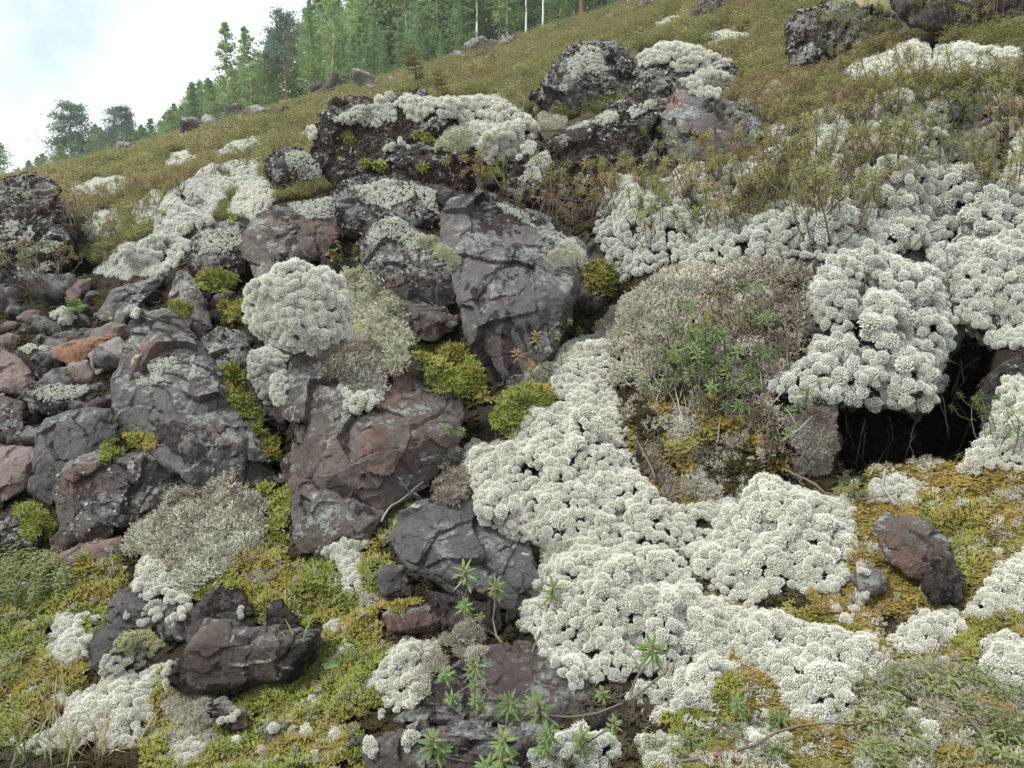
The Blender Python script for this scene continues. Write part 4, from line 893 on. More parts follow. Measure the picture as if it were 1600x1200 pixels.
GREEN = [poly('-60,880 60,880 200,890 210,930 160,980 140,1060 110,1110 40,1160 -60,1230'), poly('378,768 456,762 456,870 470,880 600,870 620,930 590,980 600,1010 520,985 400,975 380,930 300,950 290,900 380,880'),
         poly('240,1030 300,1085 370,1085 460,1065 500,1000 580,1000 640,1010 600,1080 560,1130 590,1200 230,1230 240,1120'), poly('600,780 660,760 640,800 610,840 570,880 590,840')]
OCHRE = [poly('1310,790 1345,760 1370,735 1500,735 1640,715 1640,1010 1500,1000 1440,950 1330,1000 1240,975 1330,900 1340,830'), poly('980,640 1100,630 1210,660 1260,740 1150,720 1120,790 1050,800 1005,740'), poly('1080,940 1180,960 1400,1010 1560,1000 1640,1000 1640,1230 980,1230 1060,1140 1140,1020')]
cover('moss', 'thick yellow-green moss carpet between the rocks in the lower left', GREEN, 16000, C_MG, (.008, .020), mound=.028)
cover('branching_lichen', 'pale tan lichen threads scattered through the yellow-green moss on the left', GREEN, 450, C_T['tan'], (.009, .020), mound=.028)
cover('moss', 'golden-orange feather moss round the mauve rock and under the white drift', OCHRE, 22000, C_MO, (.009, .019), mound=.022)
cover('moss', 'greener patches of moss among the golden moss on the right', [poly('1430,800 1500,770 1560,800 1520,900 1450,930'), poly('1200,960 1330,985 1340,1060 1240,1080'), poly('1480,990 1600,960 1600,1010 1500,1030'), poly('1040,1120 1160,1060 1180,1140 1080,1200'), poly('1020,660 1120,650 1180,700 1100,760')], 3000, C_MG, (.012, .02), mound=.026)
cover('branching_lichen', 'pale tan lichen threads scattered through the golden moss on the right', OCHRE, 420, C_T['tan'], (.010, .024), mound=.025)
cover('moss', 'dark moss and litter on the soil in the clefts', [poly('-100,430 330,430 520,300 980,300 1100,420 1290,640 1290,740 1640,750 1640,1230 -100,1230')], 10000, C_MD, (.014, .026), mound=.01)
px_cover('moss', 'olive moss strip down the right edge of the pyramid-shaped boulder', [poly('345,575 372,570 385,600 405,640 430,680 442,720 420,715 400,680 372,640 350,610')], 900, C_MG, (.012, .020), h=.02)
px_cover('moss', 'moss cushion of olive and rust on the right shoulder of the great slab boulder', [poly('640,545 700,538 738,545 764,600 775,640 735,640 712,620 690,612 655,590')], 1600, C_MG, (.012, .020), h=.035)
px_cover('moss', 'dull olive moss lump in the gap below the tall split boulder', [poly('768,655 786,618 830,600 866,606 860,640 800,680 775,690')], 900, C_MG, (.012, .020), h=.03)
px_cover('moss', 'small olive mosses on the dark face of the long boulder', [poly('520,215 545,205 555,222 530,232'), poly('645,210 672,205 676,222 655,228'), poly('522,240 545,232 550,250 530,252'), poly('560,255 610,248 600,268 570,270'), poly('640,262 668,256 670,272 650,276'), poly('740,262 780,262 790,285 750,285')], 700, C_MG, (.010, .016), h=.02)
px_cover('moss', 'rust and green moss in the hollows of the boulders above the scree', [poly('254,482 278,470 300,480 300,500 270,500'), poly('300,425 350,420 380,438 350,462 310,452'), poly('330,470 386,470 388,500 350,505'), poly('352,335 380,332 386,350 360,352'), poly('905,410 960,400 985,440 960,470 915,450')], 1300, C_MG, (.009, .015), h=.02)
px_cover('moss', 'ochre moss over the dark red-brown rock and the loaf-shaped stone', [poly('380,900 420,880 430,930 400,960 370,930'), poly('598,945 640,935 690,944 690,950 620,954'), poly('330,895 380,900 370,915 320,930')], 700, C_MG, (.010, .016), h=.015)
px_cover('moss', 'moss tuft beneath the fern on the squared block', [poly('150,712 160,690 200,672 240,680 246,698 200,712 160,725'), poly('20,790 60,785 84,820 80,845 40,842')], 700, C_MG, (.010, .016), h=.025)

px_cover('branching_lichen', 'pale tan-grey dome of branching lichen right of the white lobe', [poly('955,535 990,472 1040,436 1090,428 1130,440 1120,500 1060,560 1010,610 958,592')], 1500, C_T['tan'], (.012, .036), h=.06, holes=.85, nf=17)
px_cover('branching_lichen', 'straggly grey-brown lichen and dead heather between the pale dome and the overhang', [poly('1050,560 1110,490 1120,430 1180,418 1255,430 1262,520 1222,590 1204,640 1100,625 1000,612')], 1700, C_T['brown'], (.014, .040), h=.05, holes=1.05, nf=16)
px_cover('moss', 'ochre moss showing through the grey-brown lichen of the mound', [poly('1000,480 1060,455 1120,470 1100,520 1040,530'), poly('1000,610 1110,620 1200,650 1250,750 1130,720 1080,790 1020,740'), poly('1080,540 1140,530 1130,580 1090,590'), poly('1020,450 1110,440 1200,470 1220,560 1100,600 1030,560')], 4500, C_MO, (.012, .024), h=.04, holes=.5)
px_cover('moss', 'dark olive moss in the hollows of the grey-brown mound', [poly('1000,470 1250,430 1260,520 1204,640 1250,760 1120,790 1000,740 975,640 1010,600')], 2400, C_MD, (.016, .030), h=.03)
px_cover('branching_lichen', 'brownish branching lichen and dead heather below the tan mound', [poly('1000,610 1100,620 1204,640 1255,760 1180,720 1150,720 1120,790 1050,795 1010,750 975,650'), poly('1150,560 1210,520 1230,600 1200,640')], 2600, C_T['brown'], (.014, .030), h=.03, holes=1.15, nf=20)
px_cover('branching_lichen', 'tan and pale branching lichen tuft in front of the squared block', [poly('200,862 232,826 272,778 350,752 402,782 412,850 380,892 300,932 252,880')], 1300, C_T['tan'], (.014, .042), h=.065, holes=.4, nf=13)
px_cover('branching_lichen', 'fine taupe lichen tuft behind the stepping white cluster', [poly('688,1002 735,974 772,1000 742,1032 700,1032')], 500, C_T['tan'], (.012, .020), h=.045)
px_cover('branching_lichen', 'greenish-cream branching lichen mound behind the round white cushion', [poly('528,462 548,430 590,436 626,490 640,545 616,590 600,560 560,520 535,500')], 1000, C_T['pale'], (.012, .032), h=.085, holes=.35, nf=14)
px_cover('branching_lichen', 'brown-tan lichen hanging over the face of the great slab boulder', [poly('496,545 540,520 580,530 606,570 600,610 560,620 530,600 505,580'), poly('690,720 716,700 740,760 710,790 680,780')], 1000, C_T['brown'], (.010, .028), h=.04, holes=.7, nf=13)
px_cover('branching_lichen', 'tan branching lichen behind the wide white mat', [poly('806,166 840,168 884,190 880,204 845,205')], 500, C_T['tan'], (.012, .02), h=.05)
px_cover('branching_lichen', 'pale green puff of branching lichen on the long boulder', [poly('684,236 700,204 730,202 742,232 720,244')], 450, C_T['pale'], (.008, .020), h=.04, holes=.5, nf=10)
px_cover('branching_lichen', 'tan lichen patch at the foot of the flat-topped rock', [poly('248,1080 320,1090 336,1140 300,1150 268,1140'), poly('256,1150 330,1145 350,1185 260,1190')], 700, C_T['tan'], (.009, .024), h=.03, holes=.7, nf=13)
px_cover('branching_lichen', 'yellowish-tan lichen mound beside the grey-violet slab', [poly('1158,168 1182,134 1232,128 1246,165 1200,175')], 700, C_T['pale'], (.014, .022), h=.07)
px_cover('branching_lichen', 'tan lichen tuft on the right corner of the tall split boulder', [poly('850,402 880,386 915,396 912,416 870,420')], 420, C_T['tan'], (.007, .016), h=.02, holes=.8, nf=9)
px_cover('branching_lichen', 'cream lichen patch on the right slope of the wedge-shaped boulder', [poly('645,372 680,376 716,408 712,420 680,404')], 420, C_T['pale'], (.007, .016), h=.015, holes=.8, nf=9)
px_cover('branching_lichen', 'grey straggling lichen stems in the lower right corner', [poly('1320,1100 1380,1050 1500,1030 1560,1080 1640,1130 1640,1230 1340,1230')], 1500, C_T['tan'], (.012, .026), h=.03, holes=.9)
px_cover('branching_lichen', 'tan scattered lichen tips in the moss behind the flat-topped rock', [poly('380,905 440,880 440,920 400,930'), poly('140,920 175,905 170,930 150,935'), poly('580,920 600,960 570,975 560,945'), poly('650,1010 690,1005 700,1050 660,1100 640,1100'), poly('845,860 905,850 915,880 860,900'), poly('1100,880 1170,900 1160,945 1120,930')], 900, C_T['tan'], (.012, .020), h=.02)
px_cover('branching_lichen', 'greyish fuzzy lichen hanging in front of the dark pillar', [poly('1228,650 1300,640 1304,700 1290,740 1240,740')], 700, C_T['brown'], (.012, .02), h=.02)
px_cover('branching_lichen', 'tan lichen on the ground at the foot of the tall split boulder', [poly('820,600 870,560 900,560 890,590 860,610'), poly('930,520 1000,450 1010,480 960,540')], 700, C_T['tan'], (.012, .02), h=.03)

# fallen needles and bits of twig on the moss
def litter_mesh(seed):
    r_ = np.random.default_rng(seed); b = MB()
    for k in range(3):
        a = r_.uniform(0, 6.28); o = r_.normal(size=3) * [.4, .4, .05]; d = np.array([math.cos(a), math.sin(a), r_.uniform(-.1, .25)]); b.tube([o, o + d * .5 + r_.normal(size=3) * .06, o + d], [.035, .03, .015], 3)
    return b.mesh('litter', [M_LI], False)
M_LI = leafy_mat('litter_brown', (0.10, 0.06, 0.03), (0.34, 0.25, 0.15), 20, .9, .1, .9)
C_LI = src_collection('litter', [litter_mesh(s) for s in range(4)])
cover('litter', 'fallen brown needles and twig bits on the moss', GREEN + OCHRE, 900, C_LI, (.012, .030), mound=.035)

# leafy crust lichen standing off the older boulders: brown and pale flakes, one mass per boulder
FL = {k: src_collection('crust_flake_' + k, [flake(s).mesh('crust_flake', [m], False) for s in range(5)]) for k, m in
      (('brown', leafy_mat('crust_brown', (0.022, 0.016, 0.013), (0.090, 0.066, 0.052), 9, .9, .15, .6)), ('pale', leafy_mat('crust_pale', (0.22, 0.225, 0.20), (0.40, 0.41, 0.37), 9, .95, .1, .6)))}
for (nm, mk, label, org, size, V, Tr), ob in zip(meta, rock_obs):
    amt = {'brown': (9000, 2200), 'crust': (5000, 2600), 'speck': (900, 700), 'dark': (1200, 150)}.get(mk)
    if not amt: continue
    c = V[Tr].mean(1); fn = np.cross(V[Tr[:, 1]] - V[Tr[:, 0]], V[Tr[:, 2]] - V[Tr[:, 0]]); fn /= np.linalg.norm(fn, axis=1)[:, None] + 1e-9
    vis = (fn[:, 1] < .45); ar = 1.1 * (size * FPX / org[1]) ** 2 / 45000.0
    for kind, n, f0, thr in (('brown', amt[0], 3.0, .02), ('pale', amt[1], 3.4, .34)):
        q = V * (1 / size); nz_ = fbm(c / size * f0 + (3 if kind == 'pale' else 11) + org[0], 3) + (.18 * fn[:, 2] if kind == 'pale' else -.05)
        m = vis & (nz_ > thr)
        n2 = int(min(n * ar * 1.3, n * 1.6) * min(1, m.mean() * 2.5))
        if m.sum() < 5 or n2 < 12: continue
        P, N, _ = sample_tris(V, Tr, m.astype(float), n2, rng); P = P + N * .002
        E = frames_to_euler(N + rng.normal(size=N.shape) * .35, rng.uniform(0, 6.28, n2)); s = rng.uniform(.0028, .0075, n2) * np.clip(org[1] / 3.2, .7, 2.2)
        scatter('crust_lichen', P - org, E, s, rng.integers(0, 5, n2), FL[kind], ob)
# ------------------------------------------------------------------ heath of the far meadow (nobody could count it)
def tuft(seed, n=16, L=(.5, 1.0), W=.07, spread=.7):
    r_ = np.random.default_rng(seed); b = MB()
    for k in range(n):
        th = r_.uniform(0, 6.28); el = r_.uniform(1.5 - spread * 1.2, 1.5); d = np.array([math.cos(th) * math.cos(el), math.sin(th) * math.cos(el), math.sin(el)]); o = r_.normal(size=3) * [.25, .25, 0]; l = r_.uniform(*L)
        b.tube([o, o + d * l], [.012, .006], 3, 1)
        for j in range(7):
            q = .35 + .65 * j / 6; a = j * 2.4; e = np.array([math.cos(a), math.sin(a), .35]); b.leaf(o + d * l * q, e, [0, 0, 1], r_.uniform(.16, .28), W, .2)
    return b
MHe = leafy_mat('heath_leaves', (0.17, 0.19, 0.065), (0.36, 0.36, 0.16), 1.4, .85, .1, .5, c=(0.31, 0.26, 0.14), trans=.3)
MSt = leafy_mat('woody_stem', (0.07, 0.05, 0.038), (0.13, 0.10, 0.08), 5, .9, .1, .6)
C_H = src_collection('heath_tuft', [tuft(s).mesh('heath_tuft', [MHe, MSt], False) for s in range(5)])
def heath(label, pls, n, s, dmin, dmax, pw=2.0):
    jx = 10 * pnoise(np.stack([_fx / 30, _fy / 30, np.zeros(len(_fx))], 1)); m = np.zeros(len(_fc), bool)
    for pl in pls: m |= in_poly(_fx + jx, _fy + jx * .6, pl)
    for L_ in LICHENS:
        if L_[2].get('h', .05) < .025: continue
        m &= ~in_poly(_fx + jx * .4, _fy - 4, poly(L_[1]))
    m &= (_fc[:, 1] > dmin) & (_fc[:, 1] < dmax); w = np.where(m, 1 / _fc[:, 1] ** pw, 0)
    P, N, _ = sample_tris(NEARV, NEARF, w, n, rng); k = fbm(P * .9, 2) > -.55; P = P[k]
    N = np.tile([0, 0, 1.0], (len(P), 1)) + rng.normal(size=(len(P), 3)) * .15
    o = scatter('heath', P, frames_to_euler(N, rng.uniform(0, 6.28, len(P))), rng.uniform(s[0], s[1], len(P)) * np.clip(P[:, 1] / 9, .45, 2.6), rng.integers(0, 5, len(P)), C_H); tag(o, label); return o
heath('olive and rusty heath covering the open meadow up to the forest', [poly('-200,300 60,268 130,255 300,190 560,100 850,40 1020,-60 1300,-60 1300,100 1220,190 1010,185 860,190 820,180 530,215 500,260 410,270 330,285 250,300 130,350 -200,400')], 15000, (.06, .20), 5.2, 70, 1.75)
heath('low olive heath between the silvery domed rock and the lichen bank', [poly('320,300 420,270 500,230 520,300 440,320 380,340 330,345')], 700, (.08, .14), 3.6, 9)
heath('yellowish low heath between the lichen banks above the scree', [poly('100,300 230,270 300,300 250,330 230,400 130,420 110,380')], 900, (.12, .2), 4.2, 14)
heath('low heath around the lichen crest and the upper boulders', [poly('1120,60 1230,110 1240,200 1190,215 1160,160 1100,120'), poly('1230,100 1640,40 1640,100 1400,110 1300,200 1230,220'), poly('1330,140 1640,130 1640,215 1230,225')], 1500, (.13, .22), 2.6, 9)

# ------------------------------------------------------------------ tea shrubs: thin woody stems that end in whorls of narrow leaves
ML_up = leafy_mat('tea_leaf_olive', (0.15, 0.165, 0.05), (0.31, 0.31, 0.115), 5, .6, .3, .6, c=(0.32, 0.25, 0.12), trans=.35)
ML_gr = leafy_mat('tea_leaf_green', (0.11, 0.18, 0.055), (0.20, 0.28, 0.10), 7, .55, .35, .6, trans=.25)
ML_ru = leafy_mat('tea_leaf_rust', (0.26, 0.11, 0.05), (0.32, 0.17, 0.07), 7, .7, .2, .6)
M_TW = leafy_mat('twig_bark', (0.10, 0.078, 0.06), (0.19, 0.16, 0.13), 9, .9, .1, .5)
M_DT = leafy_mat('dead_twig_bark', (0.20, 0.18, 0.16), (0.34, 0.32, 0.29), 9, .9, .1, .5)
def rosette(b, o, d, r_, n=18, L=.034, W=.0052, m=0, tall=.022):
    d = d / np.linalg.norm(d); s1 = np.cross(d, [.3, .4, .85]); s1 /= np.linalg.norm(s1); s2 = np.cross(d, s1)
    for k in range(n):
        q = k / n; a = k * 2.4 + r_.uniform(-.3, .3); up = -.25 + 1.25 * q ** 1.3
        e = s1 * math.cos(a) + s2 * math.sin(a) + d * up; b.leaf(o - d * tall * (1 - q), e, d, L * r_.uniform(.75, 1.1) * (1 - .35 * q), W, r_.uniform(.05, .35), m, .3)
def bent(p0, p1, r_, sag=.1, n=5):
    p0, p1 = np.asarray(p0, float), np.asarray(p1, float); L = np.linalg.norm(p1 - p0); off = r_.normal(size=3) * sag * L
    return [p0 + (p1 - p0) * t + off * 4 * t * (1 - t) * .5 + r_.normal(size=3) * .01 * L for t in np.linspace(0, 1, n)]
def shrub_meshes(seed, mats, ns=5, hgt=.30, spread=.16):
    r_ = np.random.default_rng(seed); st, lf = MB(), MB()
    for k in range(ns):
        a = r_.uniform(0, 6.28); tip = np.array([math.cos(a) * spread * r_.uniform(.2, 1.2), math.sin(a) * spread * r_.uniform(.2, 1.2), hgt * r_.uniform(.6, 1.1)]); path = bent(r_.normal(size=3) * [.02, .02, 0], tip, r_, .22)
        st.tube(path, np.linspace(.0032, .0016, 5), 4)
        rosette(lf, path[-1], path[-1] - path[-2] + np.array([0, 0, .03]), r_, 20)
        for j in range(r_.integers(1, 3)):
            o = path[r_.integers(2, 4)]; t2 = o + np.array([r_.normal() * .05, r_.normal() * .05, r_.uniform(.04, .10)]); p2 = bent(o, t2, r_, .1, 3); st.tube(p2, [.002, .0015, .0012], 3); rosette(lf, p2[-1], p2[-1] - p2[-2] + np.array([0, 0, .02]), r_, 15, .028)
        for j in range(7):
            q = r_.uniform(.45, .95); i = int(q * 4); o = path[i] + (path[min(i + 1, 4)] - path[i]) * (q * 4 - i); e = r_.normal(size=3); e[2] = -.4 + abs(e[2]) * .3; lf.leaf(o, e, [0, 0, 1], .026, .0045, .3, 1 if r_.random() < .33 else 0)
    return st.mesh('stem', [M_TW]), lf.mesh('leaves', mats, False)
SHM = [shrub_meshes(s, [ML_up, ML_ru]) for s in range(8)]
def put_shrub(x, y, label, group, cat='shrub', name='tea_shrub', s=1.0, meshes=None, up=(0, -.1, 1)):
    h = hit(x, y)
    if h[0] is None: return
    o = empty(name, h[0] - Vector((0, 0, .01)), label, cat, group); k = random.randrange(8); st, lf = (meshes or SHM)[k % len(meshes or SHM)]
    o.rotation_euler = (random.uniform(-.25, .15), random.uniform(-.2, .2), random.uniform(0, 6.28)); o.scale = (s,) * 3
    link('stem', st, o); link('leaves', lf, o); return o
THICK = [(poly('1190,190 1260,150 1330,140 1640,140 1640,235 1500,232 1330,240 1240,250 1180,260'), 62), (poly('1240,260 1640,240 1640,360 1280,350'), 34), (poly('930,340 1000,310 1190,270 1330,310 1340,390 1200,400 1030,420 950,420'), 50), (poly('1260,60 1400,40 1640,10 1640,72 1420,66 1300,100'), 30)]
lab = ['bushy olive tea shrub of the thicket on the upper right bank', 'bushy olive tea shrub of the thicket on the upper right bank', 'thin olive tea shrub standing over the vast pale lichen carpet', 'olive tea shrub beside the upper boulders at the top right']
for (pl, n), l in zip(THICK, lab):
    A = np.array(pl); c = 0
    while c < n:
        x, y = random.uniform(A[:, 0].min(), A[:, 0].max()), random.uniform(A[:, 1].min(), A[:, 1].max())
        if in_poly(np.array([x]), np.array([y]), pl)[0]:
            c += 1; put_shrub(x, y, l, 'tea shrubs of the bank', s=random.uniform(.55, 1.0))
for (x, y, s) in [(860, 340, .8), (900, 350, .9), (930, 340, .8), (960, 350, 1.0), (840, 345, .7), (1000, 320, .8), (1040, 265, .7), (1090, 270, .8), (1140, 265, .8), (1190, 240, .9), (1010, 345, .9), (975, 320, .8), (1120, 300, .8), (1160, 305, .8)]:
    put_shrub(x, y, 'olive tea shrub leaning over the broad crumbling boulder', 'tea shrubs beside the crumbling boulder', s=s)
put_shrub(752, 305, 'yellow-green tea shrub growing from the cleft under the long boulder', None, s=.8); put_shrub(790, 300, 'small tea shrub beside the lower end of the wide white mat', None, s=.7)
SHG = [shrub_meshes(50 + s, [ML_gr, ML_gr], 4, .22, .10) for s in range(4)]
for (x, y, s, l) in [(1080, 640, 1.0, 'fresh green tea shrub on the tan lichen mound'), (1110, 655, 1.0, 'fresh green tea shrub beside another on the tan lichen mound, slightly lower'), (1140, 640, .8, 'small green tea shrub at the right of the pair on the tan mound'), (1040, 640, .6, 'low green tea shoot at the left foot of the tan mound'), (1095, 585, .8, 'green tea shoot high on the tan mound'), (1065, 600, .6, 'small green tea shoot on the left side of the tan mound'), (1150, 690, .7, 'green tea shoot on the ochre moss below the tan mound'), (1190, 560, .9, 'green tea shrub at the right of the straggly grey-brown mound'), (1120, 610, 1.1, 'tallest green tea shrub on the mound'), (1010, 560, .5, 'tiny green shoot on the pale tan-grey dome'), (1215, 700, .7, 'green shoot before the dark pillar'), (1195, 740, .8, 'green tea shoot under the lichen overhang'),
                     (1545, 690, .5, 'single green tea shoot at the right rim of the hollow'), (1560, 730, .6, 'green tea shoot below the right rim of the hollow'), (1320, 790, .4, 'tiny green shoot beside the small foot cushion')]:
    put_shrub(x, y, l, None, s=s, meshes=SHG)
SHY = [shrub_meshes(70 + s, [ML_up, ML_up], 7, .26, .22) for s in range(3)]
for (x, y, s) in [(110, 360, 1.7), (135, 345, 1.6), (155, 340, 1.6), (120, 380, 1.5), (150, 390, 1.4), (60, 440, 1.2), (25, 440, 1.2), (130, 415, 1.1), (185, 340, 1.6), (215, 350, 1.6), (230, 375, 1.3), (200, 320, 1.6), (170, 425, 1.1), (90, 430, 1.0), (205, 400, 1.2), (245, 330, 1.6), (180, 385, 1.2), (300, 300, 1.6), (270, 320, 1.5), (340, 290, 1.6), (380, 268, 1.6)]:
    put_shrub(x, y, 'yellow-green dwarf shrub on the slope right of the skyline boulder', 'dwarf shrubs above the scree', s=s * .72, meshes=SHY, name='dwarf_shrub')

# foreground sprigs: branch paths and whorls given one by one
def deep(px, py, lift=.03):
    h = hit(min(max(px, 0), 1600), min(py, 1215)); return at(px, py, (h[0].y if h[0] else 2.0) - lift)
LEAFM = None
def sprig(label, path, tips, cat='sprig', leafmat=None, name='tea_sprig', L=.032, W=.0054, rad=.0026, sz=20):
    """path: pixels of the main stem; tips: (px, py, size, from) whorls on side stems that leave the path at its vertex «from»"""
    r_ = np.random.default_rng(int(path[0][0] * 7 + path[0][1])); lm = leafmat or ML_gr
    pts = [deep(x, y, .012 + .03 * (i > 0) + .012 * i) for i, (x, y) in enumerate(path)]; root = pts[0]
    o = empty(name, root, label, cat); fine = []
    for i in range(len(pts) - 1): fine += bent(pts[i], pts[i + 1], r_, .06, 4)[:-1]
    fine.append(pts[-1]); b = MB(); b.tube([p - root for p in fine], np.linspace(rad, rad * .55, len(fine)), 5); link('stem', b.mesh('stem', [M_TW]), o)
    for (x, y, s, fr) in tips:
        base = pts[fr]; tip = at(x, y, min(base[1], pts[-1][1], deep(x, y, 0)[1]) - .03); d = tip - base
        if np.linalg.norm(d) > .012:
            b = MB(); pp = bent(base, tip, r_, .08, 5); b.tube([p - root for p in pp], np.linspace(rad * .7, rad * .45, 5), 4); link('side_stem', b.mesh('side_stem', [M_TW]), o); ax = pp[-1] - pp[-2]
        else: ax = np.array([0, 0, .05])
        ax = ax / (np.linalg.norm(ax) + 1e-9) + np.array([0, -.35, .9]); w = MB(); rosette(w, np.zeros(3), ax, r_, int(sz), L * s, W * (.6 + .4 * s), 0, .03 * s)
        wh = link('leaf_whorl', w.mesh('leaf_whorl', [lm], False), o, tip - root)
        if s > .8:
            w = MB(); axn = ax / np.linalg.norm(ax); w.tube([-axn * .035 * s, axn * .002], [.0022, .0016], 5); link('young_stem', w.mesh('young_stem', [ML_ru]), wh)
sprig('largest bright green tea sprig with twin leaf whorls on an arching woody branch', [(1062, 1000), (1040, 1050), (985, 1095), (905, 1120), (850, 1118), (785, 1095), (742, 1062)], [(800, 1098, 1.15, 5), (838, 1092, 1.25, 4), (740, 1095, .7, 5), (700, 1090, .6, 6), (740, 1068, .4, 6), (1018, 1008, 1.1, 0), (940, 1080, .55, 2)])
sprig('tall green tea sprig with rust-coloured stem before the smooth dark-grey rock', [(790, 1000), (768, 990), (735, 962), (728, 940)], [(724, 884, 1.15, 3), (726, 944, .8, 3), (752, 962, .4, 2)])
sprig('green tea sprig whose grey stem curves in front of the crack of the dark-grey rock', [(784, 1005), (770, 965), (774, 930)], [(774, 910, .95, 2)])
sprig('green tea sprig with a rusty stem standing at the left edge of the white drift', [(830, 1020), (846, 985), (856, 950)], [(866, 912, 1.2, 2)])
sprig('single green tea whorl in the middle of the lower white lobe', [(935, 985), (930, 970)], [(928, 955, 1.0, 1)])
sprig('small green tea whorl on the corner of the brown slab by the taupe tuft', [(720, 1062), (735, 1048)], [(746, 1036, .95, 1), (696, 1050, .7, 0)])
sprig('green tea sprig at the bottom edge under the overhanging brown slab', [(740, 1192), (700, 1185), (680, 1168)], [(676, 1152, .95, 2), (694, 1170, .6, 2)])
sprig('green tea sprig beside the bottom white lichen left of the stem fork', [(800, 1230), (795, 1190), (790, 1165)], [(788, 1152, .9, 2), (782, 1185, .9, 1), (760, 1195, .8, 0)])
sprig('twin green tea whorls on an upright stem under the big twin whorls', [(872, 1210), (850, 1170), (842, 1120)], [(858, 1140, .75, 1), (856, 1162, .75, 1)])
sprig('green tea sprig at the right end of the dark gap at the bottom', [(900, 1185), (905, 1165)], [(910, 1148, .9, 1), (962, 1125, .6, 1), (886, 1192, 1.0, 0)])
sprig('thin tea sprig with yellow-green whorls at the foot of the tall split boulder', [(880, 590), (850, 575), (825, 560)], [(806, 548, .9, 2), (828, 570, .9, 2), (872, 520, .5, 0), (838, 520, .9, 1)], leafmat=ML_up, rad=.002)
sprig('small tea sprig over the dark cleft below the tan mound', [(895, 560), (898, 530)], [(905, 512, .8, 1), (890, 500, .5, 1), (940, 500, .7, 0)], leafmat=ML_up, rad=.002)
sprig('thin tea sprig at the corner between the slab boulder and the white drift', [(722, 712), (712, 690)], [(700, 665, .6, 1), (722, 670, .6, 1), (802, 680, .7, 0)], leafmat=ML_gr, rad=.0018)
sprig('little dark tea twig sticking out of the upper white drift', [(915, 670), (918, 650)], [(920, 632, .45, 1), (910, 640, .35, 1)], leafmat=ML_up, rad=.0018)
sprig('green tea sprigs in the white tail at the bottom right', [(1180, 1125), (1190, 1110)], [(1225, 1120, .8, 0), (1150, 1095, .7, 1), (1070, 1155, .9, 0), (1090, 1175, .8, 0)])

# bare twigs
def twig(label, paths, rad=.003, name='dead_twig', mat=None, lift=.03):
    r_ = np.random.default_rng(int(paths[0][0][0])); b = MB(); root = None
    for path in paths:
        pts = [deep(x, y, lift + .01 * (i % 2)) for i, (x, y) in enumerate(path)]
        if root is None: root = pts[0]
        fine = []
        for i in range(len(pts) - 1): fine += bent(pts[i], pts[i + 1], r_, .05, 4)[:-1]
        fine.append(pts[-1]); b.tube([p - root for p in fine], np.linspace(rad, rad * .4, len(fine)), 5); rad *= .75
    o = link(name, b.mesh(name, [mat or M_DT]), None, root); tag(o, label, 'twig')
twig('pale bare twig forked over the moss beside the dark-grey rock', [[(596, 815), (612, 790), (640, 770), (662, 752)], [(640, 770), (622, 745)]], .003)
twig('pale crooked twig hanging across the black hollow', [[(1530, 560), (1500, 580), (1490, 620), (1515, 660), (1500, 700), (1480, 720)], [(1500, 580), (1478, 560)], [(1490, 620), (1470, 600)]], .003, lift=.12)
twig('bare twig rising from the floor of the black hollow', [[(1400, 790), (1370, 745), (1345, 715), (1330, 690)], [(1370, 745), (1385, 700)]], .004, lift=.04)
twig('long bare branch lying along the foot of the overhang', [[(1180, 700), (1240, 740), (1290, 770), (1350, 780), (1400, 770)], [(1240, 740), (1270, 690), (1255, 660)]], .004, lift=.04, mat=M_TW)
twig('grey twig fork at the left foot of the overhang', [[(1220, 690), (1250, 670), (1270, 650)], [(1250, 670), (1230, 640)]], .003, lift=.05)
twig('thin straight twig over the white tail near the bottom right', [[(1050, 1190), (1180, 1165), (1290, 1130), (1400, 1115)], [(1180, 1165), (1100, 1130)]], .0035, lift=.06, mat=M_TW)
twig('thin bare twigs standing in the lower white lobe', [[(985, 1100), (1000, 1050), (1030, 1010)], [(1000, 1050), (985, 1020)]], .003, lift=.04, mat=M_TW)
twig('bare grey twig in the lower right corner', [[(1560, 1180), (1520, 1130), (1490, 1080)], [(1520, 1130), (1480, 1120)]], .003, lift=.05, mat=M_TW)
twig('bleached twigs beside the berry plant above the round cushion', [[(520, 424), (500, 408), (480, 400), (470, 386)], [(500, 408), (504, 388)], [(490, 404), (486, 390)]], .003)
for i, (x, y) in enumerate([(1060, 380), (1130, 370), (1210, 360), (1290, 380), (1360, 370), (1450, 350), (1520, 340), (1330, 300), (1240, 320), (1180, 330), (1400, 290), (1560, 320), (1020, 360), (1090, 330), (1480, 420), (1350, 450), (1420, 470)]):
    dx = random.uniform(-70, 70); twig('bare crooked shrub branch straggling over the pale lichen of the bank', [[(x - dx * .5, y + 40), (x - dx * .1, y + 15), (x + dx * .3, y - 20), (x + dx * .5, y - 60)], [(x - dx * .1, y + 15), (x + dx * .6, y + 5)]], .0034, name='bare_branch', lift=.07, mat=M_TW)
    o = COL.objects[-1]; o['group'] = 'bare branches on the bank'

for i in range(16):
    x, y = random.uniform(1010, 1250), random.uniform(470, 740); dx = random.uniform(-50, 50); twig('crooked grey heather twig sticking out of the grey-brown mound', [[(x, y + 25), (x + dx * .3, y), (x + dx, y - random.uniform(15, 45))], [(x + dx * .3, y), (x - dx * .3, y - 25)]], .0028, name='heather_twig', lift=.05, mat=random.choice([M_TW, M_DT]))
    COL.objects[-1]['group'] = 'heather twigs of the mound'

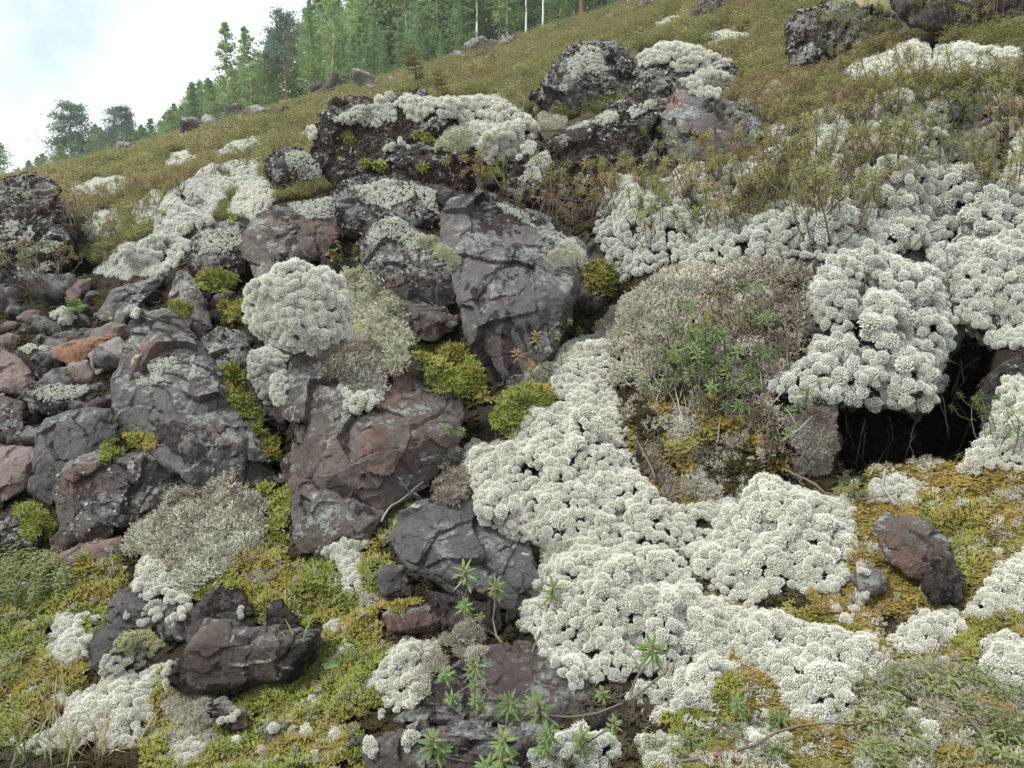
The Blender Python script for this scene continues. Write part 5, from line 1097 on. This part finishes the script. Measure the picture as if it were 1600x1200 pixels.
for i, (x, y) in enumerate([(1322, 640), (1352, 655), (1388, 650), (1430, 660), (1468, 610), (1500, 560)]):
    twig('thin root hanging from the lip of the overhang into the black hollow', [[(x, y), (x + random.uniform(-10, 10), y + 35), (x + random.uniform(-16, 16), y + 75)], [(x, y + 20), (x + random.uniform(-20, 20), y + 60)]], .0022, name='hanging_root', lift=.45, mat=random.choice([M_DT, M_TW]))
    COL.objects[-1]['group'] = 'roots hanging into the hollow'
# ------------------------------------------------------------------ forest: birches, pines and young conifers beyond the meadow
t = NT('birch_bark'); v, rn = t.objvec(); sc_ = t.k('ShaderNodeMapping'); t.l.new(v, sc_.inputs[0]); sc_.inputs['Scale'].default_value = (4, 4, 1.2)
t.set(t.b.inputs['Base Color'], t.mix(t.ramp(t.noise(sc_.outputs[0], 3.0, 5, .7), .54, .62), (0.62, 0.60, 0.55), (0.06, 0.05, 0.045))); M_BB = t.mat
t = NT('pine_bark'); v, rn = t.objvec(); sx = t.k('ShaderNodeSeparateXYZ'); t.l.new(v, sx.inputs[0])
t.set(t.b.inputs['Base Color'], t.mix(t.ramp(t.noise(v, 4, 5), .3, .7), (0.24, 0.11, 0.05), (0.13, 0.075, 0.05))); M_PB = t.mat
M_BL = leafy_mat('birch_leaf', (0.17, 0.275, 0.095), (0.28, 0.40, 0.16), .5, .7, .2, .5, trans=.45)
M_BL2 = leafy_mat('birch_leaf_pale', (0.20, 0.31, 0.11), (0.32, 0.43, 0.18), .5, .7, .2, .5, trans=.45)
M_PN = leafy_mat('pine_needle', (0.12, 0.18, 0.13), (0.19, 0.26, 0.17), .5, .7, .2, .5, trans=.4)
M_SN = leafy_mat('young_conifer_needle', (0.13, 0.245, 0.10), (0.22, 0.35, 0.145), .5, .7, .2, .5, trans=.45)
def quads(b, C, S, r_, asp=1.6, down=0.0):
    n = len(C); a = r_.normal(size=(n, 3)); a[:, 2] -= down; a /= np.linalg.norm(a, axis=1)[:, None]; c = np.cross(a, r_.normal(size=(n, 3))); c /= np.linalg.norm(c, axis=1)[:, None]
    a *= (S * asp * .5)[:, None]; c *= (S * .5)[:, None]
    V = np.stack([C - a, C + c * .9, C + a, C - c * .9], 1).reshape(-1, 3); F = np.arange(4 * n).reshape(n, 4); b.add(V, F.tolist())
def tree_birch(seed, H=1.0, W=.19, n=3400, low=.12):
    r_ = np.random.default_rng(seed); tr, cr = MB(), MB(); bend = r_.normal(size=2) * .03
    tp = [np.array([bend[0] * t_ * t_ + .006 * math.sin(9 * t_ + seed), bend[1] * t_ * t_, t_]) for t_ in np.linspace(0, 1, 12)]; tr.tube(tp, (.0062 if low > .3 else .009) * (1.05 - np.linspace(0, 1, 12)) + .001, 7)
    per = n // 34
    for k in range(34):
        t_ = low + (1 - low) * ((k + r_.random()) / 34); i = t_ * 11; p = tp[int(min(i, 10))] + (tp[min(int(i) + 1, 11)] - tp[int(min(i, 10))]) * (i % 1); a = k * 2.4 + r_.uniform(-.5, .5)
        prof = math.sin(math.pi * min(1, (t_ - low) / (1 - low) * .92 + .10)) ** .7 * (1.0 - .35 * t_); L = W * prof * r_.uniform(.6, 1.15)
        e = p + np.array([math.cos(a) * L, math.sin(a) * L, L * r_.uniform(.3, .9)]); tr.tube([p, (p + e) / 2 + np.array([0, 0, L * .08]), e], [.0032, .002, .001], 3)
        q = r_.random(per) ** .7; C = p + (e - p) * q[:, None] + r_.normal(size=(per, 3)) * (L * .17 + .006); C[:, 2] -= r_.random(per) ** 1.5 * L * .55
        quads(cr, C, r_.uniform(.011, .023, per), r_, 1.5, .4)
    return tr, cr
def tree_pine(seed, n=3200, low=.5, W=.17):
    r_ = np.random.default_rng(seed); tr, cr = MB(), MB(); b0 = r_.normal(size=2) * .03
    tp = [np.array([b0[0] * t_ + .008 * math.sin(5 * t_ + seed), b0[1] * t_, t_]) for t_ in np.linspace(0, .97, 10)]; tr.tube(tp, .012 * (1.1 - np.linspace(0, 1, 10)) + .002, 7)
    K = 26; per = n // (K * 3)
    for k in range(K):
        t_ = low + (.97 - low) * (k + r_.random()) / K; i = t_ / .97 * 9; p = tp[int(min(i, 8))] + (tp[int(min(i, 8)) + 1] - tp[int(min(i, 8))]) * min(1, i - int(min(i, 8))); a = k * 2.4 + r_.uniform(-.7, .7)
        L = W * (1.05 - .75 * ((t_ - low) / (1 - low)) ** 1.6) * r_.uniform(.45, 1.15); e = p + np.array([math.cos(a) * L, math.sin(a) * L, L * r_.uniform(-.05, .45)]); tr.tube([p, (p + e) / 2 - np.array([0, 0, L * .06]), e], [.005, .0035, .0015], 4)
        for j in range(3):
            c = p + (e - p) * r_.uniform(.55, 1.05) + r_.normal(size=3) * L * .12; rr = (.028 + L * .18) if low > .3 else (.030 + L * .26); C = c + r_.normal(size=(per, 3)) * rr * np.array([.7, .7, .42]); quads(cr, C, r_.uniform(.009, .018, per), r_, 2.2)
    return tr, cr
def tree_young(seed, n=2400, W=.2):
    r_ = np.random.default_rng(seed); tr, cr = MB(), MB(); tr.tube([[0, 0, 0], [0, 0, .5], [0, 0, 1]], [.014, .009, .002], 6); K = 44; per = n // K
    for k in range(K):
        t_ = .05 + .93 * (k + r_.random()) / K; a = k * 2.4; L = W * (1.02 - t_) ** .85 * r_.uniform(.7, 1.15); p = np.array([0, 0, t_]); e = p + np.array([math.cos(a) * L, math.sin(a) * L, L * r_.uniform(.1, .55)]); tr.tube([p, e], [.003, .001], 3)
        q = r_.uniform(.1, 1.05, per); C = p + (e - p) * q[:, None] + r_.normal(size=(per, 3)) * (.010 + L * .10); quads(cr, C, r_.uniform(.009, .019, per), r_, 2.4, -.3)
    return tr, cr
TREES = {}
for kind, f, m1, m2, cnt in (('birch', lambda s: tree_birch(s), M_BB, M_BL, 3), ('slim_birch', lambda s: tree_birch(s + 20, W=.12, n=2000), M_BB, M_BL2, 3), ('high_birch', lambda s: tree_birch(s + 40, W=.13, n=2400, low=.32), M_BB, M_BL, 2), ('pine', lambda s: tree_pine(s), M_PB, M_PN, 3), ('bushy_pine', lambda s: tree_pine(s + 7, 8600, .14, .30), M_PB, M_PN, 2), ('young_conifer', lambda s: tree_young(s), M_PB, M_SN, 3), ('thin_conifer', lambda s: tree_young(s + 5, 2400, .12), M_PB, M_SN, 2)):
    TREES[kind] = []
    for s in range(cnt):
        a, b = f(s); TREES[kind].append((a.mesh('trunk', [m1]), b.mesh('crown', [m2], False)))
NAMES = {'birch': 'birch_tree', 'slim_birch': 'birch_tree', 'high_birch': 'birch_tree', 'pine': 'pine_tree', 'bushy_pine': 'pine_tree', 'young_conifer': 'young_conifer', 'thin_conifer': 'young_conifer'}
def tree(kind, px, base, top, d, label, group=None, k=None, sink=.05, thick=1.0):
    u = (px - 800) / FPX; p = at(px, base, d); z = float(terrain_z(p[0], d)); hgt = (at(px, top, d)[2] - p[2]); zz = min(z, p[2]) - sink; H = hgt + (p[2] - zz)
    o = empty(NAMES[kind], (p[0], d, zz), label, 'tree', group); o.rotation_euler = (0, 0, random.uniform(0, 6.28)); a, b = TREES[kind][(k if k is not None else random.randrange(9)) % len(TREES[kind])]
    o.scale = (H * thick, H * thick, H); link('trunk', a, o); link('crown', b, o); return o
tree('bushy_pine', 113, 288, 160, 66, 'dark lone pine with a ragged top at the left of the skyline', thick=1.1, k=0)
tree('bushy_pine', 188, 252, 163, 64, 'wide dark pine with a brown trunk right of the lone pine', thick=1.25, k=1)
for (x, b, t_, kd) in [(68, 292, 240, 'young_conifer'), (46, 296, 250, 'young_conifer'), (90, 292, 255, 'birch'), (138, 275, 215, 'birch'), (152, 268, 195, 'birch'), (166, 262, 205, 'young_conifer'), (205, 250, 190, 'birch'), (222, 246, 195, 'birch'), (236, 243, 185, 'young_conifer'), (250, 240, 190, 'birch'), (-5, 300, 215, 'birch'), (84, 295, 262, 'young_conifer'), (130, 280, 232, 'young_conifer'), (176, 262, 222, 'birch'), (268, 235, 180, 'birch'), (96, 290, 225, 'birch'), (128, 282, 210, 'young_conifer'), (158, 266, 200, 'birch'), (180, 258, 195, 'birch'), (214, 250, 205, 'young_conifer'), (228, 246, 200, 'birch'), (244, 242, 205, 'birch'), (60, 294, 245, 'birch'), (30, 300, 262, 'birch'), (258, 238, 195, 'young_conifer')]:
    tree(kd, x, b, t_, random.uniform(62, 74), {'birch': 'small bushy leafy tree at the low left end of the forest edge', 'young_conifer': 'small bushy conifer at the low left end of the forest edge'}[kd], 'low trees at the left end of the forest', thick=1.9)
for (x, b, t_, kd) in [(262, 232, 175, 'birch'), (276, 228, 162, 'birch'), (290, 225, 160, 'slim_birch'), (302, 222, 128, 'thin_conifer'), (314, 216, 126, 'young_conifer'), (326, 212, 122, 'birch'), (336, 208, 130, 'young_conifer'), (345, 205, 150, 'birch'), (368, 198, 140, 'young_conifer'), (378, 195, 110, 'birch'), (405, 190, 100, 'birch'), (418, 186, 70, 'birch'), (425, 186, 60, 'thin_conifer'), (268, 230, 172, 'birch'), (284, 226, 166, 'birch'), (298, 222, 140, 'birch'), (320, 213, 132, 'slim_birch'), (332, 208, 140, 'birch'), (350, 202, 118, 'birch'), (372, 196, 105, 'slim_birch'), (384, 192, 90, 'birch'), (410, 188, 80, 'slim_birch'), (436, 182, 70, 'birch'), (460, 176, 50, 'slim_birch'), (470, 172, 40, 'birch')]:
    tree(kd, x, b, t_, random.uniform(58, 68), 'mid-height tree in the rising forest edge left of the two white birches', 'rising forest edge', thick=1.7)
tree('slim_birch', 357, 196, 36, 55, 'tall slim birch with a white trunk, left one of the pair on the forest edge', k=0, thick=1.35); tree('slim_birch', 394, 190, 42, 54, 'tall slim birch with a white trunk, right one of the pair on the forest edge', k=1, thick=1.5)
tree('pine', 447, 172, 14, 47, 'pine with a bare orange trunk and a flat tufted crown', k=0, thick=.95); tree('pine', 434, 175, 46, 58, 'dark pine just behind the orange-trunked pine', k=1, thick=1.2)
tree('birch', 486, 166, 0, 51, 'leafy birch to the right of the orange-trunked pine', k=0); tree('slim_birch', 520, 155, -30, 50, 'very tall slim birch reaching out of the top left of the sky gap', k=2, thick=1.1)
tree('young_conifer', 552, 150, 52, 42, 'bright bushy young conifer at the meadow rim', k=0, thick=1.1)
for (x, b, t_, d, l, k) in [(745, 84, -190, 47, 'birch with a bright white trunk, leftmost of the white trunks over the meadow', 0), (821, 66, -180, 47, 'slender birch with a white trunk left of another leaning one', 1), (848, 60, -180, 46, 'slender white birch trunk leaning slightly right', 0), (980, 34, -230, 42, 'birch with the thickest white trunk at the top of the meadow', 1)]:
    tree('high_birch', x, b, t_, d, l, k=k)
tree('pine', 907, 45, -230, 46, 'dark-trunked pine among the birches at the top of the meadow', k=2)
fr = np.random.default_rng(11)
for i in range(120):
    x = fr.uniform(500, 1010); base = np.interp(x, [440, 600, 745, 850, 1010], [178, 130, 86, 56, 4]) - fr.uniform(2, 16); kd = fr.choice(['birch', 'slim_birch', 'young_conifer', 'thin_conifer', 'birch', 'pine', 'bushy_pine'], p=[.27, .30, .10, .13, .10, .06, .04]); top = base - fr.uniform(95, 215)
    if 530 < x < 560 and top < 45: top = 45 + fr.uniform(0, 30)
    if x < 560: top = max(top, np.interp(x, [440, 480, 530, 545, 560], [60, 10, -20, 50, 40]))
    tree(str(kd), x, base, top, fr.uniform(52, 74), {'birch': 'leafy birch inside the dense forest above the meadow', 'slim_birch': 'slim pale-green birch inside the dense forest above the meadow', 'young_conifer': 'bushy young conifer inside the dense forest above the meadow', 'thin_conifer': 'narrow conifer inside the dense forest above the meadow', 'pine': 'bare-stemmed pine inside the dense forest above the meadow', 'bushy_pine': 'bushy dark pine inside the dense forest above the meadow'}[str(kd)], 'trees inside the forest', thick=1.45, k=int(fr.integers(0, 9)))
for (x, b, t_) in [(600, 134, 60), (626, 126, 30), (655, 116, 40), (690, 108, 50), (715, 100, 55), (782, 84, 40), (880, 56, 5), (930, 42, -10), (950, 36, 0), (575, 140, 70), (585, 136, 30)]:
    tree('young_conifer', x, b, t_, random.uniform(44, 50), 'young conifer standing in front of the forest edge', 'young conifers at the forest edge', thick=1.1)
# two yellowing saplings in the meadow behind the long boulder
SAPT, SAPL = MB(), MB(); r_ = np.random.default_rng(2)
SAPT.tube([[0, 0, 0], [.02, 0, .5], [0, .01, 1]], [.012, .008, .004], 5)
for k in range(26):
    z = r_.uniform(.35, 1); a = r_.uniform(0, 6.28); e = np.array([math.cos(a), math.sin(a), .4]); SAPT.tube([[0, 0, z], e * .16 + [0, 0, z]], [.004, .002], 3)
    for j in range(6): SAPL.leaf(np.array([0, 0, z]) + e * .05 * (j + 1) * .6, np.cross(e, [0, 0, 1]) * (1 if j % 2 else -1) + e * .5, [0, 0, 1], .12, .045, .35)
M_SAP = leafy_mat('sapling_leaf', (0.16, 0.17, 0.05), (0.26, 0.22, 0.08), 3, .7, .2, .6, trans=.2); sm = (SAPT.mesh('stem', [MSt]), SAPL.mesh('leaves', [M_SAP], False))
for (x, b, t_, l) in [(690, 172, 104, 'pale yellow-green sapling behind the wide white lichen mat'), (648, 150, 72, 'taller thin yellowing sapling behind the long boulder')]:
    d = depth_t(x, b); p = at(x, b, d); H = at(x, t_, d)[2] - p[2]; o = empty('rowan_sapling', p - np.array([0, 0, .05]), l, 'sapling'); o.scale = (H,) * 3; link('stem', sm[0], o); link('leaves', sm[1], o)
# fallen log on the skyline
b = MB(); P = [at(x, 160, 38) for x in (462, 482, 502, 517, 525)]; P = [np.array([p[0], p[1], float(terrain_z(p[0], p[1])) + q]) for p, q in zip(P, (.25, .3, .4, .55, 1.05))]; root = P[0]
b.tube([p - root for p in P], [.09, .15, .2, .24, .16], 7); M_LOG = leafy_mat('log_bark', (0.035, 0.026, 0.022), (0.08, 0.06, 0.05), 3); o = link('fallen_log', b.mesh('fallen_log', [M_LOG]), None, root); tag(o, 'dark fallen log with an upturned root end at the forest rim', 'log')

# ------------------------------------------------------------------ small plants
M_FE = leafy_mat('fern_leaf', (0.10, 0.22, 0.03), (0.17, 0.32, 0.06), 9, .6, .3, .5, trans=.25)
def fern(label, px, py, s, n=5, lean=(0.5, -.3, .5), name='fern'):
    h = hit(px, py); o = empty(name, h[0], label, 'fern'); r_ = np.random.default_rng(int(px))
    for k in range(n):
        b = MB(); a = k * 1.1 - n * .5; d = np.array([lean[0] + math.cos(a) * .6, lean[1] - .2, lean[2] + math.sin(a) * .5]); d /= np.linalg.norm(d); sd = np.cross(d, [0, 0, 1]); sd /= np.linalg.norm(sd)
        pts = [d * s * q + np.array([0, 0, -.35 * s * q * q]) for q in np.linspace(0, 1, 9)]; b.tube(pts, np.linspace(.0014, .0006, 9), 3)
        for i in range(1, 9):
            for sg in (-1, 1): b.leaf(pts[i], sd * sg + d * .45, [0, 0, 1], s * .30 * (1.05 - i / 9), s * .085, .2)
        link('frond', b.mesh('frond', [M_FE], False), o)
fern('bright green fern growing on the squared block', 188, 690, .11); fern('small bright fern between the stones of the scree', 118, 490, .14, 5, (0, -.3, .8))
# the maple-shaped green leaf by the lichen ring
p = deep(524, 1040, .03); b = MB(); o = empty('leafy_plant', p - np.array([0, 0, .03]), 'single broad jagged green leaf on a stalk right of the flat-topped rock', 'plant')
out = [(0, 0, 0), (-.018, -.004, -.002), (-.024, .004, .004), (-.013, .010, .006), (-.012, .020, .008), (0, .013, .008), (.008, .026, .006), (.011, .010, .006), (.026, .008, .002), (.016, -.003, 0)]
b.add([(0.0, .006, .012)] + [(x * 1.15, y * .9 - .01, z + y * .5) for x, y, z in out], [(0, i, i % 10 + 1) for i in range(1, 11)]); link('leaf', b.mesh('leaf', [leafy_mat('broad_leaf', (0.10, 0.21, 0.06), (0.16, 0.28, 0.09), 20, .5, .4, .5, trans=.2)]), o, (0, 0, .03))
b = MB(); b.tube([[0, 0, -.02], [.002, 0, .01], [0, 0, .035]], [.0014, .0012, .001], 4); link('stalk', b.mesh('stalk', [M_FE]), o)
# berry plant above the round cushion
def berry(label, px, py, s, nb):
    h = hit(px, py); o = empty('berry_plant', h[0], label, 'plant'); r_ = np.random.default_rng(4); st, lf, be = MB(), MB(), MB()
    for k in range(9):
        a = r_.uniform(0, 6.28); e = np.array([math.cos(a) * s * .6, math.sin(a) * s * .4 - .03, s * r_.uniform(.3, 1)]); st.tube([[0, 0, 0], e * .5 + [0, 0, .02], e], [.002, .0016, .001], 3)
        for j in range(9): lf.leaf(e * r_.uniform(.4, 1), r_.normal(size=3), [0, 0, 1], .035, .017, .3)
        if k < nb: be.octa(e * .8 + [0, -.02, 0], .007)
    link('stem', st.mesh('stem', [M_TW]), o); link('leaves', lf.mesh('leaves', [leafy_mat('berry_leaf', (0.11, 0.16, 0.04), (0.20, 0.19, 0.06), 15, .6, .3, .6, c=(.26, .15, .05), trans=.2)], False), o)
    m = NT('red_berry'); m.b.inputs['Base Color'].default_value = (.45, .04, .02, 1); m.b.inputs['Roughness'].default_value = .35; link('berries', be.mesh('berries', [m.mat]), o)
berry('leafy plant with orange-red berries above the round white cushion', 545, 420, .18, 6)
# grass and herbs in the lower left
M_GR = leafy_mat('grass_blade', (0.12, 0.17, 0.055), (0.29, 0.30, 0.13), 5, .6, .3, .5, trans=.25); M_GD = leafy_mat('dry_grass_blade', (0.26, 0.22, 0.12), (0.38, 0.33, 0.2), 5, .8, .1, .5, trans=.2)
def grass_mesh(seed, mat, n, L, W, lean):
    r_ = np.random.default_rng(seed); b = MB()
    for k in range(n):
        a = r_.uniform(0, 6.28); el = r_.uniform(1.5 - lean, 1.5); d = np.array([math.cos(a) * math.cos(el), math.sin(a) * math.cos(el), math.sin(el)]); b.leaf(r_.normal(size=3) * [L * .15, L * .15, 0], d, [0, 0, 1], L * r_.uniform(.5, 1.1), W, r_.uniform(.1, .6), 0, .1)
    return b.mesh('grass_tuft', [mat], False)
def herb_mesh(seed, mat):
    r_ = np.random.default_rng(seed); b = MB()
    for k in range(5):
        e = np.array([r_.normal() * .02, r_.normal() * .02, r_.uniform(.05, .11)]); b.tube([[0, 0, 0], e], [.0012, .0008], 3)
        for j in range(12): b.leaf(e * (.2 + .8 * j / 12), np.array([math.cos(j * 2.4), math.sin(j * 2.4), .4]), [0, 0, 1], .024, .006, .3)
    return b.mesh('herb', [mat], False)
C_HB = src_collection('herb_tuft', [herb_mesh(s, M_GR) for s in range(3)] + [grass_mesh(9, M_GR, 14, .09, .003, .8)])
q = px_cover('low_herbs', 'fresh green low herbs and grass at the left above the moss', [poly('-20,880 60,878 120,900 130,940 60,960 20,1000 -20,1010'), poly('60,870 150,880 160,910 100,900')], 150, C_HB, (.3, .75), h=0, up=.9)
q = px_cover('low_herbs', 'sparse green herbs in the moss around the flat-topped rock', [poly('440,1060 500,1010 560,1040 540,1100 470,1090'), poly('20,1010 70,1040 40,1110 -10,1090'), poly('1140,1080 1240,1110 1220,1200 1120,1190'), poly('980,1170 1060,1150 1090,1200 980,1215')], 80, C_HB, (.35, .7), h=0, up=.9)
q = px_cover('low_herbs', 'grey-green narrow-leaved undergrowth in the lower right corner', [poly('1330,1110 1400,1060 1520,1050 1640,1110 1640,1230 1330,1230')], 190, C_HB, (.3, .9), h=0, up=.8)
for i, (x, y, m, n, L) in enumerate([(75, 1165, M_GD, 26, .20), (110, 1190, M_GR, 16, .16), (40, 1190, M_GR, 20, .14), (150, 1190, M_GD, 20, .15), (468, 1010, M_GR, 8, .10), (478, 1060, M_GD, 10, .08)]):
    h = hit(x, y); lab = ['dry arching grass tuft over the sprawling lichen drift', 'green grass tuft beside the dry arching tuft', 'green grass tuft at the lower left corner', 'dry grass tuft at the bottom edge left', 'thin green grass blades at the right end of the flat-topped rock', 'small dry grass tuft under the flat-topped rock'][i]
    o = link('grass_tuft', grass_mesh(i, m, n, L, .004, 1.0), None, h[0]); tag(o, lab, 'grass tuft')
M_VI = NT('violet_petal'); M_VI.b.inputs['Base Color'].default_value = (.25, .24, .5, 1)
for i, (x, y) in enumerate([(36, 908), (70, 915), (28, 925)]):
    p = deep(x, y, .07); b = MB(); o = empty('bellflower', p - np.array([0, 0, .08]), ['small violet bellflower at the left edge, upper one', 'small violet bellflower nearest the white clump', 'small violet bellflower at the left edge, lower one'][i], 'flower')
    b.tube([[0, 0, 0], [.004, 0, .08]], [.001, .0008], 3); link('stalk', b.mesh('stalk', [M_GR]), o); b = MB()
    for k in range(5): b.leaf([.004, 0, .08], [math.cos(k * 1.256), math.sin(k * 1.256), -.6], [0, 0, 1], .011, .007, .2)
    link('blossom', b.mesh('blossom', [M_VI.mat]), o)

# the same ground cover goes on beyond the sides of the picture
RIGHT, LEFT = [poly('1650,-300 2700,-900 2700,1400 1650,1400')], [poly('-900,420 -60,420 -60,1400 -900,1400')]
cover('moss', None, RIGHT, 14000, C_MO, (.018, .034), mound=.02, dmax=5.5); cover('moss', None, LEFT, 9000, C_MG, (.018, .034), mound=.02, dmax=5.5)
cover('white_lichen', None, RIGHT, 3200, LHC['grey'], (.014, .028), mound=.05, dmax=5.5); cover('white_lichen', None, LEFT, 160, LHC['white'], (.014, .026), mound=.03, dmax=5.5)
P_, N_, _ = sample_tris(NEARV, NEARF, np.where((in_poly(_fx, _fy, RIGHT[0]) | in_poly(_fx, _fy, poly('-900,200 -40,250 -40,420 -900,450'))) & (_fc[:, 1] > 2.2) & (_fc[:, 1] < 45), 1 / _fc[:, 1] ** 1.8, 0), 3500, rng)
scatter('heath', P_, frames_to_euler(np.tile([0, 0, 1.0], (len(P_), 1)) + rng.normal(size=(len(P_), 3)) * .15, rng.uniform(0, 6.28, len(P_))), rng.uniform(.08, .2, len(P_)) * np.clip(P_[:, 1] / 9, .8, 2.6), rng.integers(0, 5, len(P_)), C_H)

# ------------------------------------------------------------------ the damp air of the slope
hz = NT('haze'); nt = hz.mat.node_tree; nt.nodes.remove(hz.b); pv = nt.nodes.new('ShaderNodeVolumePrincipled')
pv.inputs['Color'].default_value = (0.90, 0.95, 1.0, 1); pv.inputs['Density'].default_value = 0.0008; pv.inputs['Anisotropy'].default_value = 0.3
nt.links.new(pv.outputs[0], nt.nodes['Material Output'].inputs['Volume'])
hx, hy0, hy1, hz0, hz1 = float(np.abs(TV[:, 0]).max()) + 3, -75.0, 134.0, min(float(TV[:, 2].min()), -38.0) - 1.0, float(TV[:, 2].max()) + 3
hz1 = max(hz1, max((o.location.z + o.scale[2]) for o in COL.objects if o.type == 'EMPTY') + 2)
print('haze box', hx, hz0, hz1)
V = [(x, y, z) for x in (-hx, hx) for y in (hy0, hy1) for z in (hz0, hz1)]
o = link('haze', mesh_np('haze', V, [(0, 1, 3, 2), (4, 6, 7, 5), (0, 4, 5, 1), (2, 3, 7, 6), (0, 2, 6, 4), (1, 5, 7, 3)], [hz.mat], False)); tag(o, kind='stuff')
